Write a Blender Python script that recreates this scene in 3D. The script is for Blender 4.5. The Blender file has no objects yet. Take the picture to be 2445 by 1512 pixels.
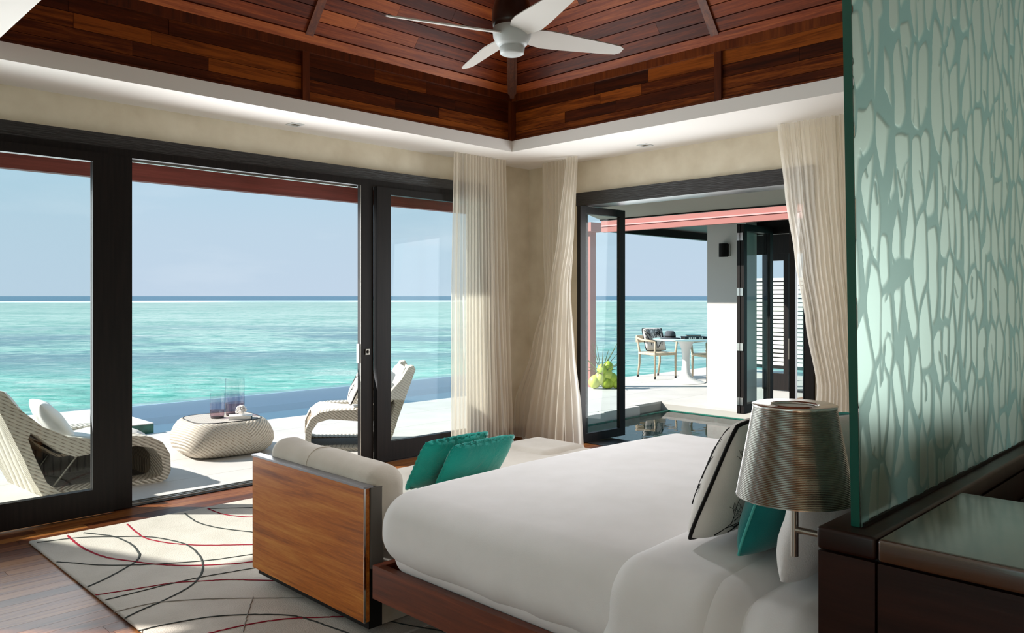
import bpy, bmesh, math, random
import numpy as np
from mathutils import Vector, Matrix, noise
random.seed(7)
R = math.radians
S = bpy.context.scene
C = S.collection

# ------------------------------------------------------------------ camera, sky, sun, lights, exposure
cam_d = bpy.data.cameras.new('camera'); cam = bpy.data.objects.new('camera', cam_d); C.objects.link(cam)
cam.location = (0, 0, 1.42); cam.rotation_euler = (R(90), 0, R(-45))
cam_d.sensor_width = 36; cam_d.lens = 36 * 1895 / 2445; cam_d.shift_y = -49 / 2445
cam_d.clip_start = .05; cam_d.clip_end = 60000
S.camera = cam
S.view_settings.view_transform = 'Standard'; S.view_settings.look = 'None'
S.view_settings.gamma = 1; S.view_settings.use_curve_mapping = False
S.view_settings.exposure = 0.0

def lin(h):
    h = h.lstrip('#'); v = [int(h[i:i + 2], 16) / 255 for i in (0, 2, 4)]
    return tuple(c / 12.92 if c <= .04045 else ((c + .055) / 1.055) ** 2.4 for c in v) + (1,)

W = bpy.data.worlds.new('sky'); S.world = W; W.use_nodes = True
nt = W.node_tree; nt.nodes.clear()
tc = nt.nodes.new('ShaderNodeTexCoord'); sx = nt.nodes.new('ShaderNodeSeparateXYZ')
nt.links.new(tc.outputs['Generated'], sx.inputs[0])
cr = nt.nodes.new('ShaderNodeValToRGB'); cr.color_ramp.elements[0].position = 0; cr.color_ramp.elements[1].position = 1
e = cr.color_ramp.elements
e[0].color = lin('bdcfe1'); e[1].color = lin('7fb4dd')
a = e.new(.08); a.color = lin('b9cfe0'); a = e.new(.17); a.color = lin('adcee0'); a = e.new(.45); a.color = lin('9cc6e2')
nt.links.new(sx.outputs['Z'], cr.inputs[0])
mp = nt.nodes.new('ShaderNodeMapping'); mp.inputs['Scale'].default_value = (2.2, 2.2, 9); nt.links.new(tc.outputs['Generated'], mp.inputs[0])
nz = nt.nodes.new('ShaderNodeTexNoise'); nz.inputs['Scale'].default_value = 2.3; nz.inputs['Detail'].default_value = 6
nt.links.new(mp.outputs[0], nz.inputs['Vector'])
c2 = nt.nodes.new('ShaderNodeValToRGB'); c2.color_ramp.elements[0].position = .52; c2.color_ramp.elements[1].position = .85
c2.color_ramp.elements[1].color = (.35, .35, .35, 1); nt.links.new(nz.outputs[0], c2.inputs[0])
mx = nt.nodes.new('ShaderNodeMix'); mx.data_type = 'RGBA'
nt.links.new(c2.outputs[0], mx.inputs['Factor']); nt.links.new(cr.outputs[0], mx.inputs['A']); mx.inputs['B'].default_value = lin('dfe9f2')
bg = nt.nodes.new('ShaderNodeBackground'); bg.inputs['Strength'].default_value = 1.08
wo = nt.nodes.new('ShaderNodeOutputWorld')
nt.links.new(mx.outputs['Result'], bg.inputs[0]); nt.links.new(bg.outputs[0], wo.inputs[0])

sun_d = bpy.data.lights.new('sun', 'SUN'); sun_d.energy = 9.5; sun_d.angle = R(.9); sun_d.color = (1, .95, .88)
sun = bpy.data.objects.new('sun', sun_d); C.objects.link(sun)
SUN = Vector((.586, -.586, -.559)); sun.rotation_euler = SUN.to_track_quat('-Z', 'Y').to_euler(); sun.location = (-6, 12, 9)

def area(name, loc, d, sx_, sy_, power, col=(1, 1, 1), spread=180):
    l = bpy.data.lights.new(name, 'AREA'); l.shape = 'RECTANGLE'; l.size = sx_; l.size_y = sy_; l.energy = power; l.color = col; l.spread = R(spread)
    o = bpy.data.objects.new(name, l); C.objects.link(o); o.location = loc
    o.rotation_euler = Vector(d).to_track_quat('-Z', 'Z').to_euler(); return o
# fill lights added to boost daylight at both doorways and from behind the camera
area('fill_sea_doors', (2.45, 5.80, 1.25), (0, -1, .42), 3.9, 2.0, 88, (.98, .985, 1), 142)
area('fill_pool_doors', (6.19, 3.84, 1.15), (-1, .05, .1), 2.0, 2.1, 62, (.98, .985, 1))
sp_d = bpy.data.lights.new('bed_fill_spot', 'SPOT'); sp_d.energy = 112; sp_d.spot_size = R(96); sp_d.spot_blend = 1; sp_d.shadow_soft_size = .12; sp_d.color = (.98, .985, 1)  # spot added below the fan hub to brighten the bed top
sp = bpy.data.objects.new('bed_fill_spot', sp_d); C.objects.link(sp); sp.location = (3.0, 3.0, 2.66); sp.rotation_euler = Vector((.02, -.22, -1)).to_track_quat('-Z', 'Y').to_euler()
area('fill_rear', (-3.3, .6, 1.7), (1, .15, .4), 2.4, 1.6, 7, (1, .90, .78), 120)  # weak warm fill added out of view behind the camera

# ------------------------------------------------------------------ materials
def mat(name, base, rough=.6, spec=.5, metal=0, **k):
    m = bpy.data.materials.new(name); m.use_nodes = True
    p = m.node_tree.nodes['Principled BSDF']
    p.inputs['Base Color'].default_value = base if not isinstance(base, str) else lin(base)
    p.inputs['Roughness'].default_value = rough; p.inputs['Metallic'].default_value = metal
    p.inputs['Specular IOR Level'].default_value = spec
    for kk, v in k.items(): p.inputs[kk.replace('_', ' ')].default_value = v
    return m
def N(m, t, **k):
    n = m.node_tree.nodes.new(t)
    for kk, v in k.items():
        if hasattr(n, kk): setattr(n, kk, v)
        else: n.inputs[kk].default_value = v
    return n
def L(m, a, b): m.node_tree.links.new(a, b)
def P(m): return m.node_tree.nodes['Principled BSDF']
def coords(m, scale=(1, 1, 1), rot=(0, 0, 0), kind='Object'):
    t = N(m, 'ShaderNodeTexCoord'); mp = N(m, 'ShaderNodeMapping'); mp.inputs['Scale'].default_value = scale; mp.inputs['Rotation'].default_value = rot
    L(m, t.outputs[kind], mp.inputs[0]); return mp.outputs[0]
def ramp(m, fac, stops):
    r = N(m, 'ShaderNodeValToRGB'); el = r.color_ramp.elements
    while len(el) < len(stops): el.new(.5)
    for i, (p, c) in enumerate(stops): el[i].position = p; el[i].color = lin(c) if isinstance(c, str) else c
    L(m, fac, r.inputs[0]); return r.outputs[0]
def bump(m, h, strength=.3, dist=.01):
    b = N(m, 'ShaderNodeBump'); b.inputs['Strength'].default_value = strength; b.inputs['Distance'].default_value = dist
    L(m, h, b.inputs['Height']); L(m, b.outputs[0], P(m).inputs['Normal'])
def mixc(m, f, a, b, mode='MIX'):
    x = N(m, 'ShaderNodeMix', data_type='RGBA', blend_type=mode)
    for s, v in (('Factor', f), ('A', a), ('B', b)):
        if hasattr(v, 'is_linked'): L(m, v, x.inputs[s])
        else: x.inputs[s].default_value = lin(v) if isinstance(v, str) else v
    return x.outputs['Result']
def math_(m, op, a, b=0., c=0.):
    x = N(m, 'ShaderNodeMath', operation=op)
    for i, v in enumerate((a, b, c)):
        if hasattr(v, 'is_linked'): L(m, v, x.inputs[i])
        else: x.inputs[i].default_value = v
    return x.outputs[0]

def wood(name, dark, mid, light, axis, rough=.4, spread=.6, spec=.5, fine=1., coat=0.):
    """plank timber: long grain along one axis, every plank its own tone"""
    m = mat(name, mid, rough, spec); P(m).inputs['Coat Weight'].default_value = coat; P(m).inputs['Coat Roughness'].default_value = .25
    sc = [16 * fine, 16 * fine, 16 * fine]; sc['XYZ'.index(axis)] = .9 * fine
    oi = N(m, 'ShaderNodeObjectInfo')
    v = coords(m, sc)
    add = N(m, 'ShaderNodeVectorMath', operation='ADD'); L(m, v, add.inputs[0])
    mul = math_(m, 'MULTIPLY', oi.outputs['Random'], 37.); cx = N(m, 'ShaderNodeCombineXYZ')
    for i in range(3): L(m, mul, cx.inputs[i])
    L(m, cx.outputs[0], add.inputs[1])
    n = N(m, 'ShaderNodeTexNoise', Scale=1.6, Detail=8., Roughness=.62, Distortion=.6); L(m, add.outputs[0], n.inputs['Vector'])
    n2 = N(m, 'ShaderNodeTexNoise', Scale=7., Detail=4., Roughness=.7); L(m, add.outputs[0], n2.inputs['Vector'])
    f = math_(m, 'MULTIPLY_ADD', math_(m, 'SUBTRACT', oi.outputs['Random'], .5), spread, n.outputs[0])
    f = math_(m, 'MULTIPLY_ADD', math_(m, 'SUBTRACT', n2.outputs[0], .5), .45, f)
    col = ramp(m, f, [(.2, dark), (.5, mid), (.8, light)])
    L(m, col, P(m).inputs['Base Color']); bump(m, n.outputs[0], .15, .004)
    return m

M = {}
M['white'] = mat('white_paint', 'f3f0eb', .75, .2)
M['plaster'] = m = mat('beige_plaster', 'b8ab93', .8, .2)
n = N(m, 'ShaderNodeTexNoise', Scale=5., Detail=6.); L(m, coords(m), n.inputs['Vector'])
L(m, ramp(m, n.outputs[0], [(.3, 'd8ccb5'), (.7, 'e8dec9')]), P(m).inputs['Base Color'])
M['frame'] = m = mat('dark_timber_frame', '2a2320', .45, .22)
n = N(m, 'ShaderNodeTexNoise', Scale=2., Detail=6.); L(m, coords(m, (30, 30, 1.5)), n.inputs['Vector'])
L(m, ramp(m, n.outputs[0], [(.3, '0d0b0a'), (.7, '1c1614')]), P(m).inputs['Base Color'])
M['header'] = m = mat('black_timber_header', '24201f', .35, .6)
n = N(m, 'ShaderNodeTexNoise', Scale=3., Detail=8.); L(m, coords(m, (3, 3, 40)), n.inputs['Vector'])
L(m, ramp(m, n.outputs[0], [(.35, '0e0c0b'), (.7, '262222')]), P(m).inputs['Base Color']); bump(m, n.outputs[0], .4, .01)
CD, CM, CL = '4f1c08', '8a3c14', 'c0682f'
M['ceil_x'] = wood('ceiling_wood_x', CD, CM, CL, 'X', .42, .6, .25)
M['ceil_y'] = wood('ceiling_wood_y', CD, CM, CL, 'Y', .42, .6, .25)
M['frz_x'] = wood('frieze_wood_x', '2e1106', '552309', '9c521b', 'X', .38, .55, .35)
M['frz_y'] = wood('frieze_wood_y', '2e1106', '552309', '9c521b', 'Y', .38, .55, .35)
M['ceil_trim'] = wood('ceiling_trim_wood', '3c1a09', '5f290e', '83431a', 'Z', .38, .3)
M['floor'] = wood('floor_boards', '4a2613', '6f3d1f', '96602f', 'X', .33, .5, .18)
M['panel'] = wood('teak_veneer', '6a3008', 'c06c20', 'e09a44', 'Y', .42, .1, .4, .9)
M['bedrail'] = wood('bed_rail_wood', '3f1a0a', '6a2f14', '8a4520', 'Y', .4, .1)
M['cab'] = wood('cabinet_wood', '140703', '26100a', '371a11', 'Y', .34, .1, .35, .6)
M['cabtop'] = wood('cabinet_top_wood', '38241a', '4a3225', '5c4131', 'Y', .13, .1, 1., .6, 1.)
M['dark'] = mat('dark_recess', '0c0908', .6, .3)
M['red'] = m = wood('red_eave_timber', '6a2b24', '83392f', '96483d', 'X', .5, .1)
M['pink'] = mat('red_painted_fascia', 'a36a64', .6, .3)
M['pinkl'] = mat('pale_fascia_bead', 'd89a98', .6, .3)
M['soffit'] = mat('grey_soffit', 'b9b5ac', .7, .2)
M['steel'] = mat('brushed_steel', 'b9b4ac', .32, .5, 1)
M['plategrey'] = mat('grey_frame_plate', '6d6963', .5, .4)
M['capgrey'] = mat('grey_metal_cap', '8f8f92', .4, .5, .8)
M['steel2'] = mat('polished_steel', 'd9d6d0', .18, .5, 1)
M['silver'] = mat('silver_fan_paint', 'ccd1d2', .4, .5)
M['blade'] = mat('fan_blade_paint', 'd8d5d0', .45, .4)
M['bronze'] = mat('dark_bronze', '3a1e14', .35, .5)
M['deck'] = m = mat('white_deck_tile', 'd6d3cd', .6, .3)
n = N(m, 'ShaderNodeTexNoise', Scale=3., Detail=5.); L(m, coords(m), n.inputs['Vector'])
oi = N(m, 'ShaderNodeObjectInfo'); f = math_(m, 'MULTIPLY_ADD', oi.outputs['Random'], .25, n.outputs[0])
L(m, ramp(m, f, [(.3, 'b9b6b1'), (.95, 'c8c5c0')]), P(m).inputs['Base Color'])
M['joint'] = mat('deck_joint', 'a9a6a0', .8, .2)
M['column'] = mat('white_render', 'cfcbc6', .8, .2)
M['tilegreen'] = m = mat('green_pool_tile', '2f8a78', .25, .5)
n = N(m, 'ShaderNodeTexNoise', Scale=14., Detail=3.); L(m, coords(m), n.inputs['Vector'])
L(m, ramp(m, n.outputs[0], [(.3, '174c40'), (.7, '2c7464')]), P(m).inputs['Base Color'])
M['poolfloor'] = m = mat('pool_floor_tile', 'a9dccf', .4, .3)
M['poolpale'] = mat('pale_pool_floor', 'd6eef4', .4, .3)
M['poolledge'] = mat('pool_weir_tile', 'c0d2e4', .4, .3)

def fabric(name, c1, c2, rough=.9, scale=300., b=.1, sheen=.2, wr=0.):
    m = mat(name, c1, rough, .15); P(m).inputs['Sheen Weight'].default_value = sheen
    n = N(m, 'ShaderNodeTexNoise', Scale=6., Detail=4.); L(m, coords(m), n.inputs['Vector'])
    L(m, ramp(m, n.outputs[0], [(.3, c1), (.7, c2)]), P(m).inputs['Base Color'])
    w = N(m, 'ShaderNodeTexNoise', Scale=scale, Detail=2.); L(m, coords(m), w.inputs['Vector'])
    h = w.outputs[0]
    if wr:
        w2 = N(m, 'ShaderNodeTexNoise', Scale=9., Detail=3., Distortion=1.2); L(m, coords(m), w2.inputs['Vector'])
        h = math_(m, 'MULTIPLY_ADD', w2.outputs[0], wr, h)
    bump(m, h, b, .004)
    return m
M['linen'] = fabric('white_bed_linen', 'eceae8', 'f3f1f0', .85, 260, .08, .15)
M['pillow'] = fabric('white_pillow_cotton', 'e6e1dd', 'f0ece9', .85, 260, .3, .15, 5.)
M['sofa'] = fabric('beige_sofa_fabric', 'cfc6b8', 'dbd3c7', .9, 220, .2, .2)
M['teal'] = fabric('teal_velvet', '08958a', '10aea0', .7, 200, .35, .5, 6.)
M['teal2'] = fabric('deep_teal_cotton', '066a68', '0a7c78', .75, 200, .2, .3)
M['tealpipe'] = mat('pale_teal_piping', '4fb0a6', .7, .2)
M['pattern'] = fabric('printed_cushion_cotton', 'd6d1c9', 'e2ddd6', .85, 220, .2, .1)
M['black'] = mat('black_piping', '14110f', .7, .2)
M['ink'] = mat('dark_print', '1d1b1c', .8, .2)
M['cushw'] = fabric('white_outdoor_canvas', 'e4e2de', 'f0eeea', .85, 220, .2, .1, 3.)
M['cord'] = mat('black_cable', '0b0a0a', .6, .3)

def wicker(name, c1, c2, scale, rot, dist=.01):
    m = mat(name, c1, .7, .3)
    w = N(m, 'ShaderNodeTexWave', wave_type='BANDS', bands_direction='X', Scale=scale, Distortion=1.2); w.inputs['Detail'].default_value = 1
    L(m, coords(m, (1, 1, 1), rot), w.inputs['Vector'])
    f = N(m, 'ShaderNodeTexWave', wave_type='BANDS', bands_direction='Y', Scale=scale * 3, Distortion=.5)
    L(m, coords(m, (1, 1, 1), rot), f.inputs['Vector'])
    h = math_(m, 'MULTIPLY_ADD', f.outputs[0], .2, w.outputs[0])
    L(m, ramp(m, h, [(.03, c2), (.3, c1), (1., c1)]), P(m).inputs['Base Color']); bump(m, h, .7, dist)
    return m
M['wick'] = wicker('woven_cane', 'd3cbbc', '867866', 15, (0, R(62), R(20)))
M['wickl'] = wicker('woven_cane_light', 'dcd5c7', '968a78', 13, (0, R(20), R(8)))
M['wickd'] = wicker('woven_cane_lattice', 'a3937f', '4c4034', 16, (0, R(40), R(40)))
M['wickfloor'] = wicker('woven_cane_base', '7c7670', '3a3632', 14, (0, 0, R(60)))
M['otto1'] = wicker('woven_ottoman_left', 'd6ccbd', '97856f', 15, (0, R(52), 0))
M['otto2'] = wicker('woven_ottoman_right', 'd6ccbd', '97856f', 15, (0, R(128), 0))
M['ottotop'] = wicker('weathered_slats', 'b9b2a9', '8a8279', 6, (0, 0, R(90)), .004)
M['teakgrey'] = mat('pale_teak', 'b3a48e', .6, .3)
M['foot'] = mat('black_foot_cap', '2c2926', .5, .3)

def glassmat(name, tint, gloss=.9):
    m = bpy.data.materials.new(name); m.use_nodes = True; t = m.node_tree; t.nodes.clear()
    o = t.nodes.new('ShaderNodeOutputMaterial'); tr = t.nodes.new('ShaderNodeBsdfTransparent'); tr.inputs[0].default_value = tint
    g = t.nodes.new('ShaderNodeBsdfGlossy'); g.inputs['Roughness'].default_value = .02; g.inputs[0].default_value = (gloss,) * 3 + (1,)
    lw = t.nodes.new('ShaderNodeLayerWeight'); lw.inputs[0].default_value = .5
    pw = t.nodes.new('ShaderNodeMath'); pw.operation = 'POWER'; pw.inputs[1].default_value = 5.
    f = t.nodes.new('ShaderNodeMath'); f.operation = 'MULTIPLY_ADD'; f.inputs[1].default_value = .4; f.inputs[2].default_value = .014
    t.links.new(lw.outputs['Facing'], pw.inputs[0]); t.links.new(pw.outputs[0], f.inputs[0])
    mx = t.nodes.new('ShaderNodeMixShader')
    t.links.new(f.outputs[0], mx.inputs[0]); t.links.new(tr.outputs[0], mx.inputs[1]); t.links.new(g.outputs[0], mx.inputs[2]); t.links.new(mx.outputs[0], o.inputs[0])
    return m
M['glass'] = glassmat('window_glass', (.95, .985, .98, 1))
def vaseglass(name, tint, rim):
    m = glassmat(name, tint); t = m.node_tree
    for q in t.nodes:
        if q.type == 'MATH' and q.operation == 'MULTIPLY_ADD': q.inputs[2].default_value = .06
    tr = [n for n in t.nodes if n.type == 'BSDF_TRANSPARENT'][0]; lw = t.nodes.new('ShaderNodeLayerWeight'); lw.inputs[0].default_value = .35
    r = t.nodes.new('ShaderNodeValToRGB'); r.color_ramp.elements[0].position = .45; r.color_ramp.elements[0].color = tint; r.color_ramp.elements[1].color = rim
    t.links.new(lw.outputs['Facing'], r.inputs[0]); t.links.new(r.outputs[0], tr.inputs[0]); return m
M['vase'] = vaseglass('clear_vase_glass', (.93, .95, .95, 1), (.4, .45, .5, 1))
M['vase2'] = vaseglass('plum_vase_glass', (.62, .5, .54, 1), (.2, .1, .14, 1))
M['vase3'] = vaseglass('smoky_vase_glass', (.76, .76, .83, 1), (.3, .3, .38, 1))

def sheer(name, c, transp=.34, tl=.6):
    m = bpy.data.materials.new(name); m.use_nodes = True; t = m.node_tree; t.nodes.clear()
    o = t.nodes.new('ShaderNodeOutputMaterial')
    d = t.nodes.new('ShaderNodeBsdfDiffuse'); d.inputs[0].default_value = lin(c)
    b = t.nodes.new('ShaderNodeBsdfTranslucent'); b.inputs[0].default_value = lin(c)
    tr = t.nodes.new('ShaderNodeBsdfTransparent')
    m1 = t.nodes.new('ShaderNodeMixShader'); m1.inputs[0].default_value = tl
    m2 = t.nodes.new('ShaderNodeMixShader'); m2.inputs[0].default_value = transp
    t.links.new(d.outputs[0], m1.inputs[1]); t.links.new(b.outputs[0], m1.inputs[2])
    t.links.new(m1.outputs[0], m2.inputs[1]); t.links.new(tr.outputs[0], m2.inputs[2]); t.links.new(m2.outputs[0], o.inputs[0])
    return m
M['sheer'] = sheer('sheer_curtain', 'f5efe4', .34, .64)

# frosted screen glass: the relief mesh carries a branch mask
m = bpy.data.materials.new('frosted_screen_glass'); m.use_nodes = True; t = m.node_tree; t.nodes.clear()
M['frost'] = m
o = N(m, 'ShaderNodeOutputMaterial'); at = N(m, 'ShaderNodeAttribute', attribute_name='branch')
col = ramp(m, at.outputs['Fac'], [(.0, 'a9bdaf'), (1., '799e96')])
d = N(m, 'ShaderNodeBsdfDiffuse'); tl = N(m, 'ShaderNodeBsdfTranslucent'); gl = N(m, 'ShaderNodeBsdfGlossy', Roughness=.3); gl.inputs[0].default_value = (.9, .95, .93, 1)
L(m, col, d.inputs[0]); L(m, col, tl.inputs[0])
x1 = N(m, 'ShaderNodeMixShader'); x1.inputs[0].default_value = .72; L(m, d.outputs[0], x1.inputs[1]); L(m, tl.outputs[0], x1.inputs[2])
rf = N(m, 'ShaderNodeBsdfRefraction', Roughness=.75, IOR=1.2); rf.inputs[0].default_value = (.48, .64, .56, 1)
fm = math_(m, 'MULTIPLY_ADD', at.outputs['Fac'], -.2, .34)
x3 = N(m, 'ShaderNodeMixShader'); L(m, fm, x3.inputs[0]); L(m, x1.outputs[0], x3.inputs[1]); L(m, rf.outputs[0], x3.inputs[2])
x2 = N(m, 'ShaderNodeMixShader'); x2.inputs[0].default_value = .05; L(m, x3.outputs[0], x2.inputs[1]); L(m, gl.outputs[0], x2.inputs[2])
L(m, x2.outputs[0], o.inputs[0])
M['glassedge'] = mat('green_glass_edge', '0d5c4e', .2, .5)
P(M['glassedge']).inputs['Transmission Weight'].default_value = .2

# water
def water(name, base, scale, strength, transp=True):
    m = bpy.data.materials.new(name); m.use_nodes = True; t = m.node_tree; t.nodes.clear()
    o = N(m, 'ShaderNodeOutputMaterial'); tr = N(m, 'ShaderNodeBsdfTransparent'); tr.inputs[0].default_value = base
    g = N(m, 'ShaderNodeBsdfGlossy', Roughness=.02); f = N(m, 'ShaderNodeFresnel', IOR=1.33)
    nz = N(m, 'ShaderNodeTexNoise', Scale=scale, Detail=3.); L(m, coords(m), nz.inputs['Vector'])
    b = N(m, 'ShaderNodeBump', Strength=strength, Distance=.01); L(m, nz.outputs[0], b.inputs['Height'])
    L(m, b.outputs[0], g.inputs['Normal']); L(m, b.outputs[0], f.inputs['Normal'])
    x = N(m, 'ShaderNodeMixShader'); L(m, f.outputs[0], x.inputs[0]); L(m, tr.outputs[0], x.inputs[1]); L(m, g.outputs[0], x.inputs[2]); L(m, x.outputs[0], o.inputs[0])
    return m
M['poolwater'] = water('plunge_pool_water', (.8, .95, .9, 1), 3., .25)
M['infwater'] = water('infinity_pool_water', (.85, .97, 1, 1), 2., .15)

M['sea'] = m = mat('lagoon_water', '8fd6d0', .35, .18)
geo = N(m, 'ShaderNodeNewGeometry'); ln = N(m, 'ShaderNodeVectorMath', operation='LENGTH'); L(m, geo.outputs['Position'], ln.inputs[0])
dist = ln.outputs['Value']
lg = math_(m, 'LOGARITHM', dist, 10.)
fl = math_(m, 'DIVIDE', lg, 4.)
def nse(scale, detail=4., dst=0., sq=(1, 1, 1), rough=.6):
    r_ = N(m, 'ShaderNodeMapping'); r_.inputs['Scale'].default_value = sq; L(m, coords(m, (1, 1, 1), (0, 0, R(45))), r_.inputs[0])
    q = N(m, 'ShaderNodeTexNoise', Scale=scale, Detail=detail, Distortion=dst, Roughness=rough); L(m, r_.outputs[0], q.inputs['Vector']); return q.outputs[0]
grad = ramp(m, fl, [(.30, '50ab98'), (.40, '74aca0'), (.48, '93afa6'), (.56, '95aea5'), (.66, '90a49b'), (.70, 'a0c2c0'), (.715, '4a6f84'), (1., '446578')])
rip = nse(1.5, 5., .3, (.5, 1, 1), .6)
rip2 = nse(.28, 6., .4, (.4, 1, 1), .7)
rip3 = nse(.05, 7., .5, (.35, 1, 1), .72)
c1 = mixc(m, ramp(m, rip, [(.53, (0, 0, 0, 1)), (.64, (.9, .9, .9, 1))]), grad, '268676')
c1 = mixc(m, ramp(m, rip, [(.33, (.75, .75, .75, 1)), (.47, (0, 0, 0, 1))]), c1, 'bac5bf')
c1 = mixc(m, ramp(m, rip2, [(.51, (0, 0, 0, 1)), (.62, (.75, .75, .75, 1))]), c1, '5e8f85')
c1 = mixc(m, ramp(m, rip2, [(.33, (.6, .6, .6, 1)), (.46, (0, 0, 0, 1))]), c1, 'afbdb5')
reefzone = ramp(m, fl, [(.39, (0, 0, 0, 1)), (.43, (1, 1, 1, 1)), (.475, (1, 1, 1, 1)), (.52, (0, 0, 0, 1))])
reef = math_(m, 'MULTIPLY', ramp(m, math_(m, 'MULTIPLY_ADD', rip, .35, nse(.045, 4., .6, (.35, 1, 1))), [(.63, (0, 0, 0, 1)), (.74, (.85, .85, .85, 1))]), reefzone)
c1 = mixc(m, reef, c1, '54707c')
c1 = mixc(m, ramp(m, rip3, [(.52, (0, 0, 0, 1)), (.66, (.6, .6, .6, 1))]), c1, '618981')
c1 = mixc(m, ramp(m, rip3, [(.34, (.5, .5, .5, 1)), (.46, (0, 0, 0, 1))]), c1, 'adbab3')
deep = ramp(m, fl, [(.698, (0, 0, 0, 1)), (.703, (1, 1, 1, 1))])
c1 = mixc(m, deep, c1, '3d5f75')
surfz = ramp(m, fl, [(.668, (0, 0, 0, 1)), (.676, (1, 1, 1, 1)), (.698, (1, 1, 1, 1)), (.703, (0, 0, 0, 1))])
surf = math_(m, 'MULTIPLY', surfz, ramp(m, nse(.004, 4.), [(.42, (0, 0, 0, 1)), (.55, (1, 1, 1, 1))]))
c1 = mixc(m, surf, c1, 'f2f4f2')
L(m, c1, P(m).inputs['Base Color']); bump(m, math_(m, 'MULTIPLY_ADD', rip2, 2., rip), .35, .6)

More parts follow.
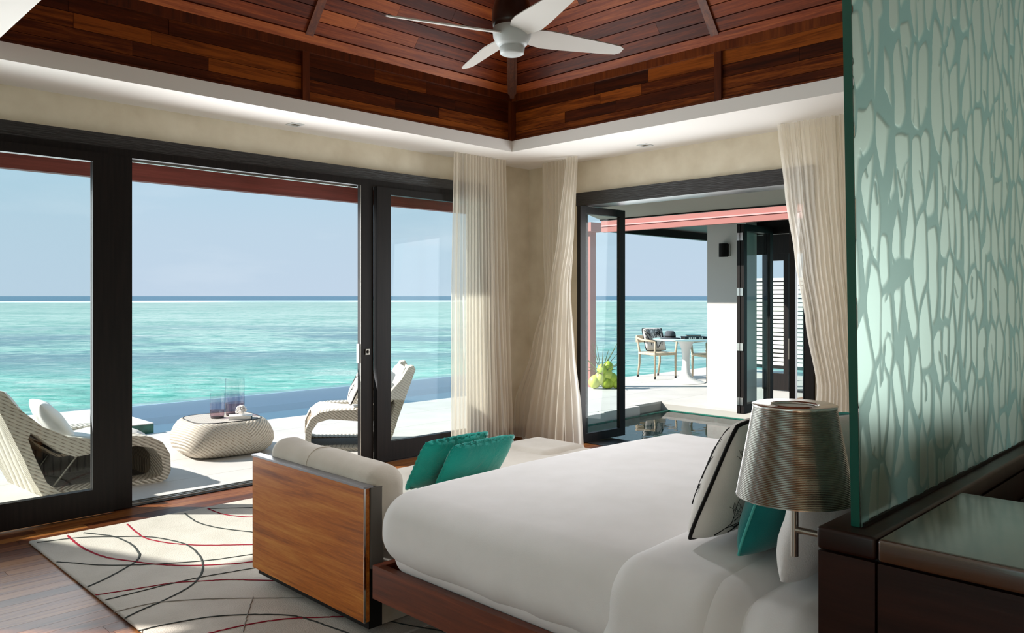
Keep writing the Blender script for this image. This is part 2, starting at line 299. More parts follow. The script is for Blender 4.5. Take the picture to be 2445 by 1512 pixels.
# ------------------------------------------------------------------ mesh helpers
class MB:
    def __init__(s): s.v = []; s.f = []
    def add(s, vs, fs):
        o = len(s.v); s.v += [tuple(v) for v in vs]; s.f += [tuple(i + o for i in f) for f in fs]; return s
    def box(s, x0, x1, y0, y1, z0, z1):
        return s.add([(x, y, z) for z in (z0, z1) for y in (y0, y1) for x in (x0, x1)],
                     [(0, 2, 3, 1), (4, 5, 7, 6), (0, 1, 5, 4), (2, 6, 7, 3), (0, 4, 6, 2), (1, 3, 7, 5)])
    def obox(s, o, u, v, n, ur, vr, nr):
        o, u, v, n = Vector(o), Vector(u), Vector(v), Vector(n)
        vs = [o + u * a + v * b + n * c for c in nr for b in vr for a in ur]
        return s.add(vs, [(0, 2, 3, 1), (4, 5, 7, 6), (0, 1, 5, 4), (2, 6, 7, 3), (0, 4, 6, 2), (1, 3, 7, 5)])
    def tube(s, pts, r, n=8, closed=False, cap=True):
        pts = [Vector(p) for p in pts]; m = len(pts); rr = r if isinstance(r, (list, tuple)) else [r] * m
        prev = None; o = len(s.v)
        for i, p in enumerate(pts):
            t = (pts[(i + 1) % m] - pts[i - 1]) if closed else (pts[min(i + 1, m - 1)] - pts[max(i - 1, 0)])
            t.normalize()
            if prev is None:
                h = Vector((0, 0, 1)) if abs(t.z) < .9 else Vector((1, 0, 0)); a = t.cross(h).normalized()
            else: a = (prev - t * prev.dot(t)).normalized()
            prev = a; b = t.cross(a)
            for k in range(n):
                q = 2 * math.pi * k / n; s.v.append(tuple(p + (a * math.cos(q) + b * math.sin(q)) * rr[i]))
        for i in range(m if closed else m - 1):
            j = (i + 1) % m
            for k in range(n):
                l = (k + 1) % n; s.f.append((o + i * n + k, o + i * n + l, o + j * n + l, o + j * n + k))
        if cap and not closed:
            s.f.append(tuple(o + k for k in range(n))[::-1]); s.f.append(tuple(o + (m - 1) * n + k for k in range(n)))
        return s
    def lathe(s, prof, c=(0, 0, 0), n=32, cap=True):
        o = len(s.v)
        for r, z in prof:
            for k in range(n):
                q = 2 * math.pi * k / n; s.v.append((c[0] + r * math.cos(q), c[1] + r * math.sin(q), c[2] + z))
        for i in range(len(prof) - 1):
            for k in range(n):
                l = (k + 1) % n; s.f.append((o + i * n + k, o + i * n + l, o + (i + 1) * n + l, o + (i + 1) * n + k))
        if cap:
            s.f.append(tuple(o + k for k in range(n))[::-1]); s.f.append(tuple(o + (len(prof) - 1) * n + k for k in range(n)))
        return s
    def grid(s, fn, nu, nv):
        o = len(s.v)
        for j in range(nv + 1):
            for i in range(nu + 1): s.v.append(tuple(fn(i / nu, j / nv)))
        w = nu + 1
        for j in range(nv):
            for i in range(nu): s.f.append((o + j * w + i, o + j * w + i + 1, o + (j + 1) * w + i + 1, o + (j + 1) * w + i))
        return s
    def prism(s, pts, ex):
        """polygon (list of 3d points) extruded by vector"""
        n = len(pts); ex = Vector(ex); a = [Vector(p) for p in pts]; b = [p + ex for p in a]
        fs = [tuple(range(n))[::-1], tuple(range(n, 2 * n))] + [(i, (i + 1) % n, n + (i + 1) % n, n + i) for i in range(n)]
        return s.add(a + b, fs)
    def rbox(s, x0, x1, y0, y1, z0, z1, r, k=4, step=.12, fn=None):
        """box with rounded edges on a fine grid, fn(p) can deform it"""
        h = ((x1 - x0) / 2, (y1 - y0) / 2, (z1 - z0) / 2); c = Vector(((x0 + x1) / 2, (y0 + y1) / 2, (z0 + z1) / 2))
        ax = []
        for q in h:
            rr = min(r, q); e = [-q + rr * (1 - math.cos(math.pi / 2 * i / k) ) for i in range(k)] if False else [-q + rr * i / k for i in range(k)]
            m = max(1, int(round(2 * (q - rr) / step)))
            mid = [-(q - rr) + 2 * (q - rr) * i / m for i in range(m + 1)] if q > rr + 1e-6 else [0.]
            ax.append(e + mid + [-x for x in e[::-1]])
        idx = {}
        def V(p):
            key = tuple(round(t, 6) for t in p)
            if key not in idx:
                q = Vector([max(-(h[i] - min(r, h[i])), min(h[i] - min(r, h[i]), p[i])) for i in range(3)]); d = Vector(p) - q
                w = q + (d.normalized() * r if d.length > 1e-9 else d) if d.length > 0 else Vector(p)
                w = w + c
                if fn: w = Vector(fn(w))
                idx[key] = len(s.v); s.v.append(tuple(w))
            return idx[key]
        for a in range(3):
            b, d = (a + 1) % 3, (a + 2) % 3
            for sg in (-1, 1):
                for i in range(len(ax[b]) - 1):
                    for j in range(len(ax[d]) - 1):
                        q = []
                        for (ii, jj) in ((i, j), (i + 1, j), (i + 1, j + 1), (i, j + 1)):
                            p = [0, 0, 0]; p[a] = sg * h[a]; p[b] = ax[b][ii]; p[d] = ax[d][jj]; q.append(V(p))
                        s.f.append(tuple(q) if sg > 0 else tuple(q[::-1]))
        return s
    def build(s, name, m, parent=None, smooth=False, mtx=None, angle=None):
        me = bpy.data.meshes.new(name)
        vs = s.v if mtx is None else [tuple(mtx @ Vector(v)) for v in s.v]
        me.from_pydata(vs, [], s.f); me.update()
        me.materials.append(M[m] if isinstance(m, str) else m)
        if smooth or angle:
            me.polygons.foreach_set('use_smooth', [True] * len(me.polygons))
            if angle: me.set_sharp_from_angle(angle=R(angle))
        ob = bpy.data.objects.new(name, me); C.objects.link(ob)
        if parent is not None: ob.parent = parent; ob.matrix_parent_inverse = parent.matrix_world.inverted()
        return ob
def B(*a): return MB().box(*a)

def thing(name, label, cat, loc=(0, 0, 0), group=None):
    o = bpy.data.objects.new(name, None); C.objects.link(o); o.empty_display_size = .1; o.location = loc
    o.matrix_world = Matrix.Translation(loc)
    o['label'] = label; o['category'] = cat
    if group: o['group'] = group
    return o
def tag(o, label, cat, group=None):
    o['label'] = label; o['category'] = cat
    if group: o['group'] = group
    return o
def struct(o, label=None):
    o['kind'] = 'structure'
    if label: o['label'] = label
    return o
def sroot(name, label=None, loc=(0, 0, 0)):
    o = bpy.data.objects.new(name, None); C.objects.link(o); o.location = loc; o.matrix_world = Matrix.Translation(loc); return struct(o, label)

# ------------------------------------------------------------------ the room shell
WY, WX, ZS = 5.70, 5.95, 2.73        # window wall, doorway wall, soffit height
O0, O1 = .9, 5.1                     # ceiling opening
ZF0, ZF1 = 2.83, 3.25                # frieze
fl = struct(B(-3.6, 6.2, -2.2, 5.66, -.12, -.02).build('floor', 'joint'), 'timber floor of the bedroom')
y = 1.5; row = 0
while y < 5.56:
    x = -.6 - random.random() * 1.2
    while x < 5.9:
        l = random.uniform(1.1, 1.9); x1 = min(x + l, 5.94)
        if x1 - x > .15: B(x, x1 - .0015, y, y + .0885, -.02, 0).build('floor_board', 'floor', fl)
        x = x1
        if x > 5.9: break
    y += .09; row += 1
B(-3.6, 5.94, -2.2, 1.5, -.02, 0).build('floor_back', 'floor', fl)

wl = sroot('wall_left', 'beige plaster wall around the sliding sea doors')
B(-3.6, 6.2, WY, WY + .25, 2.5, 2.9).build('plaster_band', 'plaster', wl)
B(5.3, 6.2, WY, WY + .25, -.02, 2.5).build('corner_pier', 'plaster', wl)
B(-3.6, -3.0, WY, WY + .25, -.02, 2.5).build('end_pier', 'plaster', wl)
wr = sroot('wall_right', 'beige plaster wall around the folding pool doors')
B(WX, WX + .25, -2.2, WY, 2.42, 2.9).build('plaster_band', 'plaster', wr)
MB().prism([(WX, 5.0, -.02), (WX + .06, 5.0, -.02), (WX + .25, 5.45, -.02), (WX + .25, WY, -.02), (WX, WY, -.02)], (0, 0, 2.44)).build('corner_pier', 'plaster', wr)
B(WX, WX + .25, -2.2, 2.70, -.02, 2.42).build('rear_pier', 'plaster', wr)
wb = sroot('wall_back', 'plaster wall behind the photographer')
B(-3.6, 6.2, -2.35, -2.2, -.02, 2.9).build('plaster_panel', 'plaster', wb)
B(-3.75, -3.6, 2.2, 5.95, -.02, 2.9).build('side_panel', 'plaster', wb)
B(-3.75, -3.6, -2.35, -1.2, -.02, 2.9).build('side_panel', 'plaster', wb)

bb = sroot('baseboard_right', 'dark timber skirting in the corner')
B(WX - .02, WX, 5.02, WY, 0, .08).build('board', 'bedrail', bb)
B(5.32, WX - .02, WY - .02, WY, 0, .08).build('board', 'bedrail', bb)

# ceiling: white soffit ring, cove face, frieze, pyramid of boards
ce = sroot('ceiling', 'white soffit around a pyramid of timber boards')
for bx in ((-3.6, 6.2, O1, WY + .1), (-3.6, 6.2, -2.2, O0), (-3.6, 1.01, O0, O1), (O1, 6.2, O0, O1)):
    B(bx[0], bx[1], bx[2], bx[3], ZS, ZF0).build('soffit', 'white', ce)
for bx in ((-3.75, 6.3, O1 + .12, WY + .3), (-3.75, 6.3, -2.4, O0 - .12), (-3.75, O0 - .12, O0 - .12, O1 + .12), (O1 + .12, 6.3, O0 - .12, O1 + .12)):
    B(bx[0], bx[1], bx[2], bx[3], ZF0 + .002, ZF0 + .1).build('roof_deck', 'dark', ce)
TAN = math.tan(R(50)); cx_ = (O0 + O1) / 2
# backing pyramid and backing frieze (plain boards behind the visible planking)
mb = MB()
ap = (cx_, cx_, ZF1 + (O1 - cx_) * TAN + .06)
g = .05
q = [(O0 - g, O0 - g), (O1 + g, O0 - g), (O1 + g, O1 + g), (O0 - g, O1 + g)]
mb.add([(x, y, ZF1 + .03) for x, y in q] + [ap], [(0, 1, 4), (1, 2, 4), (2, 3, 4), (3, 0, 4)])
mb.add([(x, y, ZF0 - .0) for x, y in q] + [(x, y, ZF1 + .03) for x, y in q], [(0, 1, 5, 4), (1, 2, 6, 5), (2, 3, 7, 6), (3, 0, 4, 7)])
mb.build('backing_board', 'ceil_trim', ce)

def ceil_face(axis):
    """axis 'X': the face over the window wall (boards run along X); 'Y': over the doorway wall"""
    if axis == 'X': U, V = Vector((1, 0, 0)), Vector((0, 1, 0)); mt = 'ceil_x'
    else: U, V = Vector((0, 1, 0)), Vector((1, 0, 0)); mt = 'ceil_y'
    Z = Vector((0, 0, 1))
    ob = V * O1                                        # a point on the frieze plane
    nin = -V
    # frieze boards: two panels left and right of the centre post
    rows = [ZF0 + .012, ZF0 + .075, ZF0 + .165, ZF0 + .255, ZF0 + .355]
    for (u0, u1) in ((O0, cx_ - .028), (cx_ + .028, O1 - .028)):
        for i in range(4):
            if i == 0: cuts = [u0, u1]
            else:
                q_ = random.uniform(.25, .45); cuts = [u0, u0 + (u1 - u0) * q_, u0 + (u1 - u0) * (q_ + random.uniform(.2, .32)), u1]
            for a_, b_ in zip(cuts[:-1], cuts[1:]):
                if b_ - a_ < .03: continue
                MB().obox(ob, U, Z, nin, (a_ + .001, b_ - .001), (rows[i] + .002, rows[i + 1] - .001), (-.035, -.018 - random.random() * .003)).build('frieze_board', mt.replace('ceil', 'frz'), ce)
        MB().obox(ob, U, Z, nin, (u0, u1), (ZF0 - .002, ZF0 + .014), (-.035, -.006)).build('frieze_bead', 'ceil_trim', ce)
    MB().obox(ob, U, Z, nin, (O0, O1), (ZF0 + .355, ZF1 + .005), (-.05, .004)).build('frieze_rail', 'ceil_trim', ce)
    MB().obox(ob, U, Z, nin, (cx_ - .028, cx_ + .028), (ZF0 - .002, ZF0 + .356), (-.05, .002)).build('frieze_post', 'ceil_trim', ce)
    MB().obox(ob, U, Z, nin, (O1 - .03, O1 + .0), (ZF0 - .002, ZF0 + .356), (-.05, .002)).build('corner_post', 'ceil_trim', ce)
    # sloping boards
    c, s_ = math.cos(R(50)), math.sin(R(50))
    D = nin * c + Z * s_                              # up the slope
    NN = nin * s_ - Z * c                             # into the room
    base = ob + Z * ZF1
    MB().obox(base, U, D, NN, (O0, O1), (.0, .07), (-.04, .004)).build('eave_rail', mt, ce)
    wdt = .098
    for r_ in range(12):
        d0 = .075 + wdt * r_
        ins = (d0 + wdt) * c                           # the face narrows towards the apex
        for (u0, u1) in ((O0 + ins, cx_ - .03), (cx_ + .03, O1 - ins)):
            if u1 - u0 < .1: continue
            nn = 1 if r_ == 0 else random.choice((1, 2, 2, 3))
            cuts = [u0] + sorted(random.uniform(u0 + .15 * (u1 - u0), u1 - .15 * (u1 - u0)) for _ in range(nn - 1)) + [u1]
            for a_, b_ in zip(cuts[:-1], cuts[1:]):
                if b_ - a_ < .05: continue
                lo, hi = a_ + .0008, b_ - .0008
                mb = MB()
                # mitred end next to the hip
                sh_l = wdt * c if a_ == O0 + ins else 0; sh_r = wdt * c if b_ == O1 - ins else 0
                gap = .006
                P0 = [base + U * (lo - sh_l) + D * d0, base + U * (hi + sh_r) + D * d0, base + U * hi + D * (d0 + wdt - gap), base + U * lo + D * (d0 + wdt - gap)]
                mb.prism([p + NN * -.03 for p in P0], NN * (.03 - .006 - random.random() * .002))
                mb.build('ceiling_board', mt, ce)
    MB().obox(base, U, D, NN, (cx_ - .032, cx_ + .032), (.06, 3.2), (-.05, .008)).build('rafter', 'ceil_trim', ce)
ceil_face('X'); ceil_face('Y')
# hip rafter up the corner
hipd = Vector((-1, -1, TAN)).normalized(); side = Vector((1, -1, 0)).normalized(); nn = side.cross(hipd)
if nn.z > 0: nn = -nn
MB().obox((O1, O1, ZF1), side, hipd, nn, (-.045, .045), (-.01, 3.4), (-.06, .03)).build('hip_rafter', 'ceil_trim', ce)
MB().obox((O1, O1, ZF1), side, hipd, nn, (-.02, .02), (-.01, 3.4), (.03, .045)).build('hip_bead', 'ceil_trim', ce)

# recessed downlights in the soffit
for (x, y, lab) in ((3.11, 5.45, 'small square recessed downlight in the soffit above the open sea doors'),
                    (5.68, 4.05, 'small square recessed downlight in the soffit near the pool doorway')):
    t = thing('downlight', lab, 'ceiling light', (x, y, ZS), 'recessed soffit downlights')
    mb = MB(); s_ = .052
    for (a_, b_, c_, d_) in ((-s_, s_, -s_, -.035), (-s_, s_, .035, s_), (-s_, -.035, -.035, .035), (.035, s_, -.035, .035)):
        mb.box(x + a_, x + b_, y + c_, y + d_, ZS - .006, ZS + .001)
    mb.build('frame', 'silver', t)
    MB().lathe([(.034, -.001), (.03, -.004), (.02, -.002), (.012, -.001)], (x, y, ZS), 20).build('lamp_cup', 'steel', t, True)

# ------------------------------------------------------------------ sliding sea doors
tr = sroot('trim_1', 'black timber header over the sea doors')
B(-3.0, 5.3, WY - .07, WY + .05, 2.40, 2.50).build('header_board', 'header', tr)
B(-3.0, 5.3, WY - .13, WY + .05, 2.345, 2.40).build('track_head', 'frame', tr)
B(1.95, 3.80, WY - .06, WY - .045, 2.332, 2.345).build('track_strip', 'steel2', tr)
B(-3.0, 5.3, WY - .12, WY + .02, -.03, .006).build('sill_track', 'frame', tr)
for yy in (WY - .09, WY - .05, WY - .01): B(-3.0, 5.3, yy, yy + .012, .006, .014).build('sill_rail', 'steel', tr)
B(5.2, 5.32, WY - .1, WY + .12, 0, 2.40).build('jamb', 'frame', tr)

def leaf(name, label, x0, x1, y0, y1, sl=.127, sr=.127, bot=.175, top=.06, ztop=2.345):
    d = sroot(name, label, (x0, y0, 0))
    B(x0, x0 + sl, y0, y1, .012, ztop).build('stile', 'frame', d)
    B(x1 - sr, x1, y0, y1, .012, ztop).build('stile', 'frame', d)
    B(x0 + sl, x1 - sr, y0, y1, .012, bot).build('bottom_rail', 'frame', d)
    B(x0 + sl, x1 - sr, y0, y1, ztop - top, ztop).build('top_rail', 'frame', d)
    ym = (y0 + y1) / 2
    B(x0 + sl, x1 - sr, ym - .004, ym + .004, bot, ztop - top).build('pane', 'glass', d)
    return d
d1 = leaf('door_1', 'closed sliding glass door leaf at the left', -.35, 1.827, 5.50, 5.555)
B(-.45, -.35, 5.50, 5.66, 0, 2.345).build('meeting_post', 'frame', d1)
d2 = sroot('door_2', 'narrow dark post beside the left leaf', (1.83, 5.555, 0))
B(1.829, 1.955, 5.545, 5.60, .012, 2.345).build('stile', 'frame', d2)
d3 = sroot('door_3', 'dark edge of the slid-back leaf with a square lock', (3.78, 5.56, 0))
B(3.79, 3.915, 5.57, 5.62, .012, 2.345).build('stile', 'frame', d3)
B(3.787, 3.79, 5.571, 5.58, .012, 2.345).build('edge_strip', 'steel', d3)
lp = B(3.83, 3.872, 5.562, 5.571, .926, .975).build('lock_plate', 'steel2', d3)
MB().tube([(3.851, 5.563, .951), (3.851, 5.558, .951)], .013, 16).build('thumb_turn', 'black', lp)
B(3.849, 3.853, 5.554, 5.558, .94, .962).build('turn_bar', 'steel2', lp)
B(3.772, 3.778, 5.58, 5.61, .86, 1.02).build('edge_pull', 'steel2', d3)
d4 = leaf('door_4', 'fixed glass leaf beside the curtain', 3.93, 5.2, 5.535, 5.59, .14, .12)

# ------------------------------------------------------------------ folding pool doors
tr2 = sroot('trim_2', 'black timber header over the pool doors')
B(WX - .05, WX + .2, 2.66, 5.02, 2.293, 2.42).build('header_board', 'header', tr2)
B(WX - .03, WX + .065, 4.965, 5.02, 0, 2.293).build('jamb', 'frame', tr2)
B(WX - .03, WX + .2, 2.66, 2.73, 0, 2.293).build('jamb', 'frame', tr2)
B(WX - .03, 6.3, 2.7, 5.0, -.04, .004).build('sill', 'frame', tr2)
def fleaf(name, label, A, Bp, t=.045, st=.075, bot=.09, top=.07, z1=2.285):
    A, Bp = Vector(A), Vector(Bp); u = (Bp - A).normalized(); l = (Bp - A).length; n = Vector((-u.y, u.x, 0)); Z = Vector((0, 0, 1))
    d = sroot(name, label, A); b = lambda ur, zr, nr: MB().obox(A, u, Z, n, ur, zr, nr)
    b((0, st), (.01, z1), (-t / 2, t / 2)).build('stile', 'frame', d); b((l - st, l), (.01, z1), (-t / 2, t / 2)).build('stile', 'frame', d)
    b((st, l - st), (.01, bot), (-t / 2, t / 2)).build('bottom_rail', 'frame', d); b((st, l - st), (z1 - top, z1), (-t / 2, t / 2)).build('top_rail', 'frame', d)
    b((st, l - st), (bot, z1 - top), (-.003, .003)).build('pane', 'glass', d)
    return d, b
fleaf('door_5', 'open folding leaf at the left of the pool doorway', (5.835, 4.93, 0), (6.5, 4.90, 0))
d6, b6 = fleaf('door_6', 'open folding leaf at the right of the pool doorway', (5.98, 2.86, 0), (6.52, 2.98, 0))
b6((.015, .045), (.92, 1.08), (.022, .034)).build('pull_handle', 'steel', d6)

# ------------------------------------------------------------------ terrace, pools, sea
dk = sroot('floor_terrace', 'white tiled sea terrace')
def slab(x0, x1, y0, y1, tx, ty, ox=0, oy=0):
    B(x0, x1, y0, y1, -.5, -.03).build('slab', 'joint', dk)
    nx = max(1, round((x1 - x0) / tx)); ny = max(1, round((y1 - y0) / ty))
    for i in range(nx):
        for j in range(ny):
            a0 = x0 + (x1 - x0) * i / nx; a1 = x0 + (x1 - x0) * (i + 1) / nx; b0 = y0 + (y1 - y0) * j / ny; b1 = y0 + (y1 - y0) * (j + 1) / ny
            B(a0 + .002, a1 - .002, b0 + .002, b1 - .002, -.03, 0).build('deck_tile', 'deck', dk)
slab(-3.0, 6.2, 5.72, 6.15, 1.15, .6)
slab(-3.0, 6.2, 6.15, 8.43, 1.15, .76)
slab(6.2, 14.2, 6.15, 8.43, 1.2, .76)
slab(9.0, 9.4, -1.0, 6.15, .4, 1.2)
slab(11.3, 14.2, 2.0, 6.15, 1.2, 1.0)
slab(9.4, 11.3, 5.0, 6.15, 1.0, 1.1)
# stepped pool edge
for (x0, x1, y0) in ((6.2, 7.62, 6.02), (7.66, 8.40, 6.07)):
    B(x0, x1, y0, 6.15, -.5, -.001).build('edge_block', 'deck', dk)
B(6.25, 6.75, 5.62, 6.02, -.5, -.05).build('step_block', 'deck', dk)

pl = thing('plunge_pool', 'small green plunge pool outside the folding doors', 'pool', (7.6, 3, -.6))
B(6.3, 9.0, -1.5, 6.15, -.7, -.42).build('pool_floor', 'poolfloor', pl)
B(8.97, 8.999, -1.5, 6.05, -.9, -.104).build('waterline_tile', 'tilegreen', pl)
B(6.3, 8.99, 6.0, 6.018, -.9, -.104).build('side_tile', 'tilegreen', pl)
B(6.24, 6.3, -1.5, 6.0, -.9, -.06).build('coping', 'deck', pl)
MB().add([(6.3, -1.5, -.115), (9.0, -1.5, -.115), (9.0, 6.15, -.115), (6.3, 6.15, -.115)], [(0, 1, 2, 3)]).build('water', 'poolwater', pl)

ip = thing('infinity_pool', 'pale blue infinity pool between the terrace and the lagoon', 'pool', (3, 10, -.5))
B(-6, 11.6, 8.461, 10.4, -1.0, -.23).build('pool_floor', 'poolpale', ip)
B(-6, 11.6, 10.4, 11.7, -1.6, -.135).build('weir_ledge', 'poolledge', ip)
B(-6, 11.6, 8.432, 8.46, -.75, -.03).build('terrace_wall', 'poolpale', ip)
MB().add([(-6, 8.46, -.10), (11.6, 8.46, -.10), (11.6, 11.7, -.10), (-6, 11.7, -.10)], [(0, 1, 2, 3)]).build('water', 'infwater', ip)
B(.2, 3.2, 8.47, 10.0, -.74, .09).build('spa_wall', 'tilegreen', ip)['label'] = 'green tiled raised corner of the pool'
B(.2, 3.2, 8.47, 10.0, .091, .1).build('spa_top', 'column', ip)

sea = MB()
sea.add([(-40000, -40000, -2.2), (40000, -40000, -2.2), (40000, 40000, -2.2), (-40000, 40000, -2.2)], [(0, 1, 2, 3)])
so = sea.build('lagoon', 'sea'); so['kind'] = 'structure'; so['label'] = 'turquoise lagoon reaching to the horizon'

# eaves of this villa
ev = sroot('trim_3', 'red timber eave outside the sea doors')
B(-.98, 6.6, 6.30, 6.38, 2.30, 2.62).build('eave_beam', 'red', ev)
B(-.98, 6.6, WY + .25, 6.3, 2.60, 2.66).build('eave_lining', 'dark', ev)
ev2 = sroot('trim_4', 'grey soffit outside the pool doors')
MB().prism([(6.21, -1, 2.43), (7.0, -1, 2.275), (7.0, -1, 2.33), (6.21, -1, 2.5)], (0, 6.6, 0)).build('soffit_board', 'soffit', ev2)
B(7.0, 7.03, -1, 5.6, 2.262, 2.34).build('soffit_edge', 'frame', ev2)
# sloping wall added left of the frame, shaped to cast the diagonal floor shadow
ww = sroot('wall_shadow_caster', 'unseen sloping wall added to shade the floor and rug')
MB().prism([(-1.2, 5.96, 0), (-1.2, 9.6, 0), (-1.2, 9.6, .81), (-1.2, 5.96, 3.23)], (.2, 0, 0)).build('shade_panel', 'column', ww)

# ------------------------------------------------------------------ pavilion across the pool
pv = thing('pool_pavilion', 'white pavilion with red fascia across the plunge pool', 'building', (9.4, 4, 0))
cl = B(9.12, 9.4, 4.97, 5.52, -.02, 2.42).build('column', 'column', pv)
B(8.15, 8.22, .5, 6.5, 2.25, 2.32).build('fascia', 'pink', pv)
B(8.14, 8.22, .5, 6.5, 2.322, 2.338).build('fascia_bead', 'pinkl', pv)
B(8.15, 8.22, .5, 6.5, 2.34, 2.415).build('fascia', 'pink', pv)
B(8.22, 13, 6.42, 6.5, 2.26, 2.44).build('side_beam', 'frame', pv)
B(8.22, 13, .5, 6.42, 2.36, 2.44).build('roof_lining', 'frame', pv)
B(9.4, 11.3, 1, 5.0, -.5, 0.0).build('timber_floor', 'floor', pv)
B(9.4, 9.5, 1, 4.97, 2.2, 2.36).build('door_head', 'frame', pv)
B(11.2, 11.3, 1, 6.1, 2.05, 2.36).build('door_head', 'frame', pv)
sc_ = MB().tube([(9.075, 5.26, 1.92), (9.075, 5.26, 2.09)], .055, 20)
wl_ = thing('wall_lantern', 'black cylinder wall light on the white pavilion column', 'wall light', (9.12, 5.24, 2.0))
sc_.build('lamp_tube', 'black', wl_, angle=40)
B(9.105, 9.12, 5.18, 5.3, 1.93, 2.08).build('back_plate', 'steel', wl_)
# folded door stack
def pleaf(name, y0, y1, x0, x1, lab):
    d = sroot(name, lab, (x0, y0, 0))
    B(x0, x0 + .08, y0, y1, .01, 2.28).build('stile', 'frame', d); B(x1 - .08, x1, y0, y1, .01, 2.28).build('stile', 'frame', d)
    B(x0 + .08, x1 - .08, y0, y1, .01, .12).build('bottom_rail', 'frame', d); B(x0 + .08, x1 - .08, y0, y1, 2.2, 2.28).build('top_rail', 'frame', d)
    B(x0 + .08, x1 - .08, (y0 + y1) / 2 - .003, (y0 + y1) / 2 + .003, .12, 2.2).build('pane', 'glass', d); return d
d7 = pleaf('door_7', 4.785, 4.825, 8.64, 9.38, 'outer folded leaf of the pavilion doors')
d8 = pleaf('door_8', 4.735, 4.775, 8.64, 9.38, 'inner folded leaf of the pavilion doors')
for z in (2.13, 1.47, .81, .16):
    B(8.63, 8.641, 4.74, 4.776, z - .045, z + .045).build('hinge', 'steel2', d8)
    B(8.63, 8.641, 4.784, 4.82, z - .045, z + .045).build('hinge', 'steel2', d8)
d9 = sroot('door_9', 'far glass door of the pavilion', (11.25, 5.6, 0))
for (y0, y1) in ((5.74, 5.84), (5.42, 5.5)): B(11.22, 11.27, y0, y1, .01, 2.05).build('stile', 'frame', d9)
B(11.22, 11.27, 5.5, 5.74, .01, .26).build('bottom_rail', 'frame', d9); B(11.22, 11.27, 5.5, 5.74, 1.95, 2.05).build('top_rail', 'frame', d9)
B(11.24, 11.25, 5.5, 5.74, .26, 1.95).build('pane', 'glass', d9)
B(11.27, 11.28, 3.5, 5.42, .02, 2.05).build('fixed_pane', 'glass', d9)
B(11.22, 11.3, 3.5, 5.42, -.01, .03).build('threshold', 'frame', d9)
ss = thing('slat_screen', 'white horizontal slat privacy screen beyond the pavilion', 'screen', (13.6, 6, 0))
for k in range(21): B(13.5, 13.53, 5.3, 7.6, .17 + k * .076, .17 + k * .076 + .056).build('slat', 'column', ss)
for yy in (5.3, 6.4, 7.55): B(13.53, 13.58, yy, yy + .06, 0, 1.76).build('post', 'column', ss)
B(13.585, 13.6, 5.3, 7.6, .1, 1.74).build('backing', 'frame', ss)

# red terrace post and coconuts
rp = thing('terrace_post', 'slim red painted post standing at the terrace corner', 'post', (9.66, 7.94, 0))
B(9.59, 9.73, 7.87, 8.01, 0, 2.42).build('shaft', 'pink', rp)
B(9.51, 9.81, 7.79, 8.09, 2.42, 2.56).build('cap_block', 'pink', rp)
cb = thing('coconut_bunch', 'bunch of green coconuts with spiky stems at the foot of the red post', 'coconuts', (9.6, 7.6, 0))
for (dx, dy, z, r) in ((0, 0, .2, .115), (.13, -.1, .26, .11), (-.12, .1, .13, .11), (.17, -.14, .1, .1), (.03, -.03, .36, .1), (.23, -.2, .2, .09), (.07, -.12, .1, .1), (.3, -.27, .09, .09), (.16, -.12, .42, .09)):
    r *= .85
    MB().lathe([(.005, -r * 1.1), (r * .6, -r * .9), (r * .95, -r * .4), (r, .1 * r), (r * .8, r * .65), (r * .45, r), (.01, r * 1.15)], (9.55 + dx * .6, 7.63 + dy * .6, max(z * .8, r * 1.1)), 14).build('coconut', mat('green_coconut_%d' % int(z * 100), random.choice(['a9bf3e', 'c3cf5c', '9db238']), .45, .4), cb, True)
random.seed(5)
for k in range(26):
    an = random.uniform(0, 6.28); el = random.uniform(.3, 1.35); l = random.uniform(.3, .68)
    p = Vector((9.56, 7.62, .22)); d = Vector((math.cos(an) * math.cos(el), math.sin(an) * math.cos(el), math.sin(el)))
    pts = [p + d * (l * i / 5) + Vector((0, 0, -.12 * (i / 5) ** 2 * math.cos(el))) for i in range(6)]
    MB().tube(pts, [.008, .007, .006, .005, .003, .001], 5).build('frond_stem', mat('frond_%d' % (k % 3), ['4c5a2a', '7d7a3a', '5d4a2c'][k % 3], .6, .3) if k < 3 else bpy.data.materials['frond_%d' % (k % 3)], cb, True)

# ------------------------------------------------------------------ soft things
def pz_(u, v, t):
    return t / 2 * (max(0, 1 - abs(u) ** 2.6) * max(0, 1 - abs(v) ** 2.6)) ** .5
def pout(u, v, w, h, pin):
    k = 1 - .07 * (u * v) ** 4
    return (k * w / 2 * u * (1 - pin * .6 * (1 - v * v) * abs(u)), k * h / 2 * v * (1 - pin * .6 * (1 - u * u) * abs(v)))
def pillow_mb(w, h, t, pin=.07, wr=.006, seed=0, n=22):
    """cushion in its own frame: x width, y height, z thickness"""
    mb = MB(); idx = {}
    for sg in (1, -1):
        for j in range(n + 1):
            for i in range(n + 1):
                a_ = math.sin((i / n * 2 - 1) * math.pi / 2); b_ = math.sin((j / n * 2 - 1) * math.pi / 2)
                edge = i in (0, n) or j in (0, n)
                if edge and sg < 0: continue
                x, y = pout(a_, b_, w, h, pin); z = pz_(a_, b_, t) * sg
                z += sg * wr * noise.noise(Vector((x * 9 + seed, y * 9, seed * 1.7 + sg))) * (0 if edge else 1)
                idx[(sg, i, j)] = len(mb.v); mb.v.append((x, y, z))
    g_ = lambda sg, i, j: idx[(1 if (i in (0, n) or j in (0, n)) else sg, i, j)]
    for sg in (1, -1):
        for j in range(n):
            for i in range(n):
                q = (g_(sg, i, j), g_(sg, i + 1, j), g_(sg, i + 1, j + 1), g_(sg, i, j + 1)); mb.f.append(q if sg > 0 else q[::-1])
    return mb
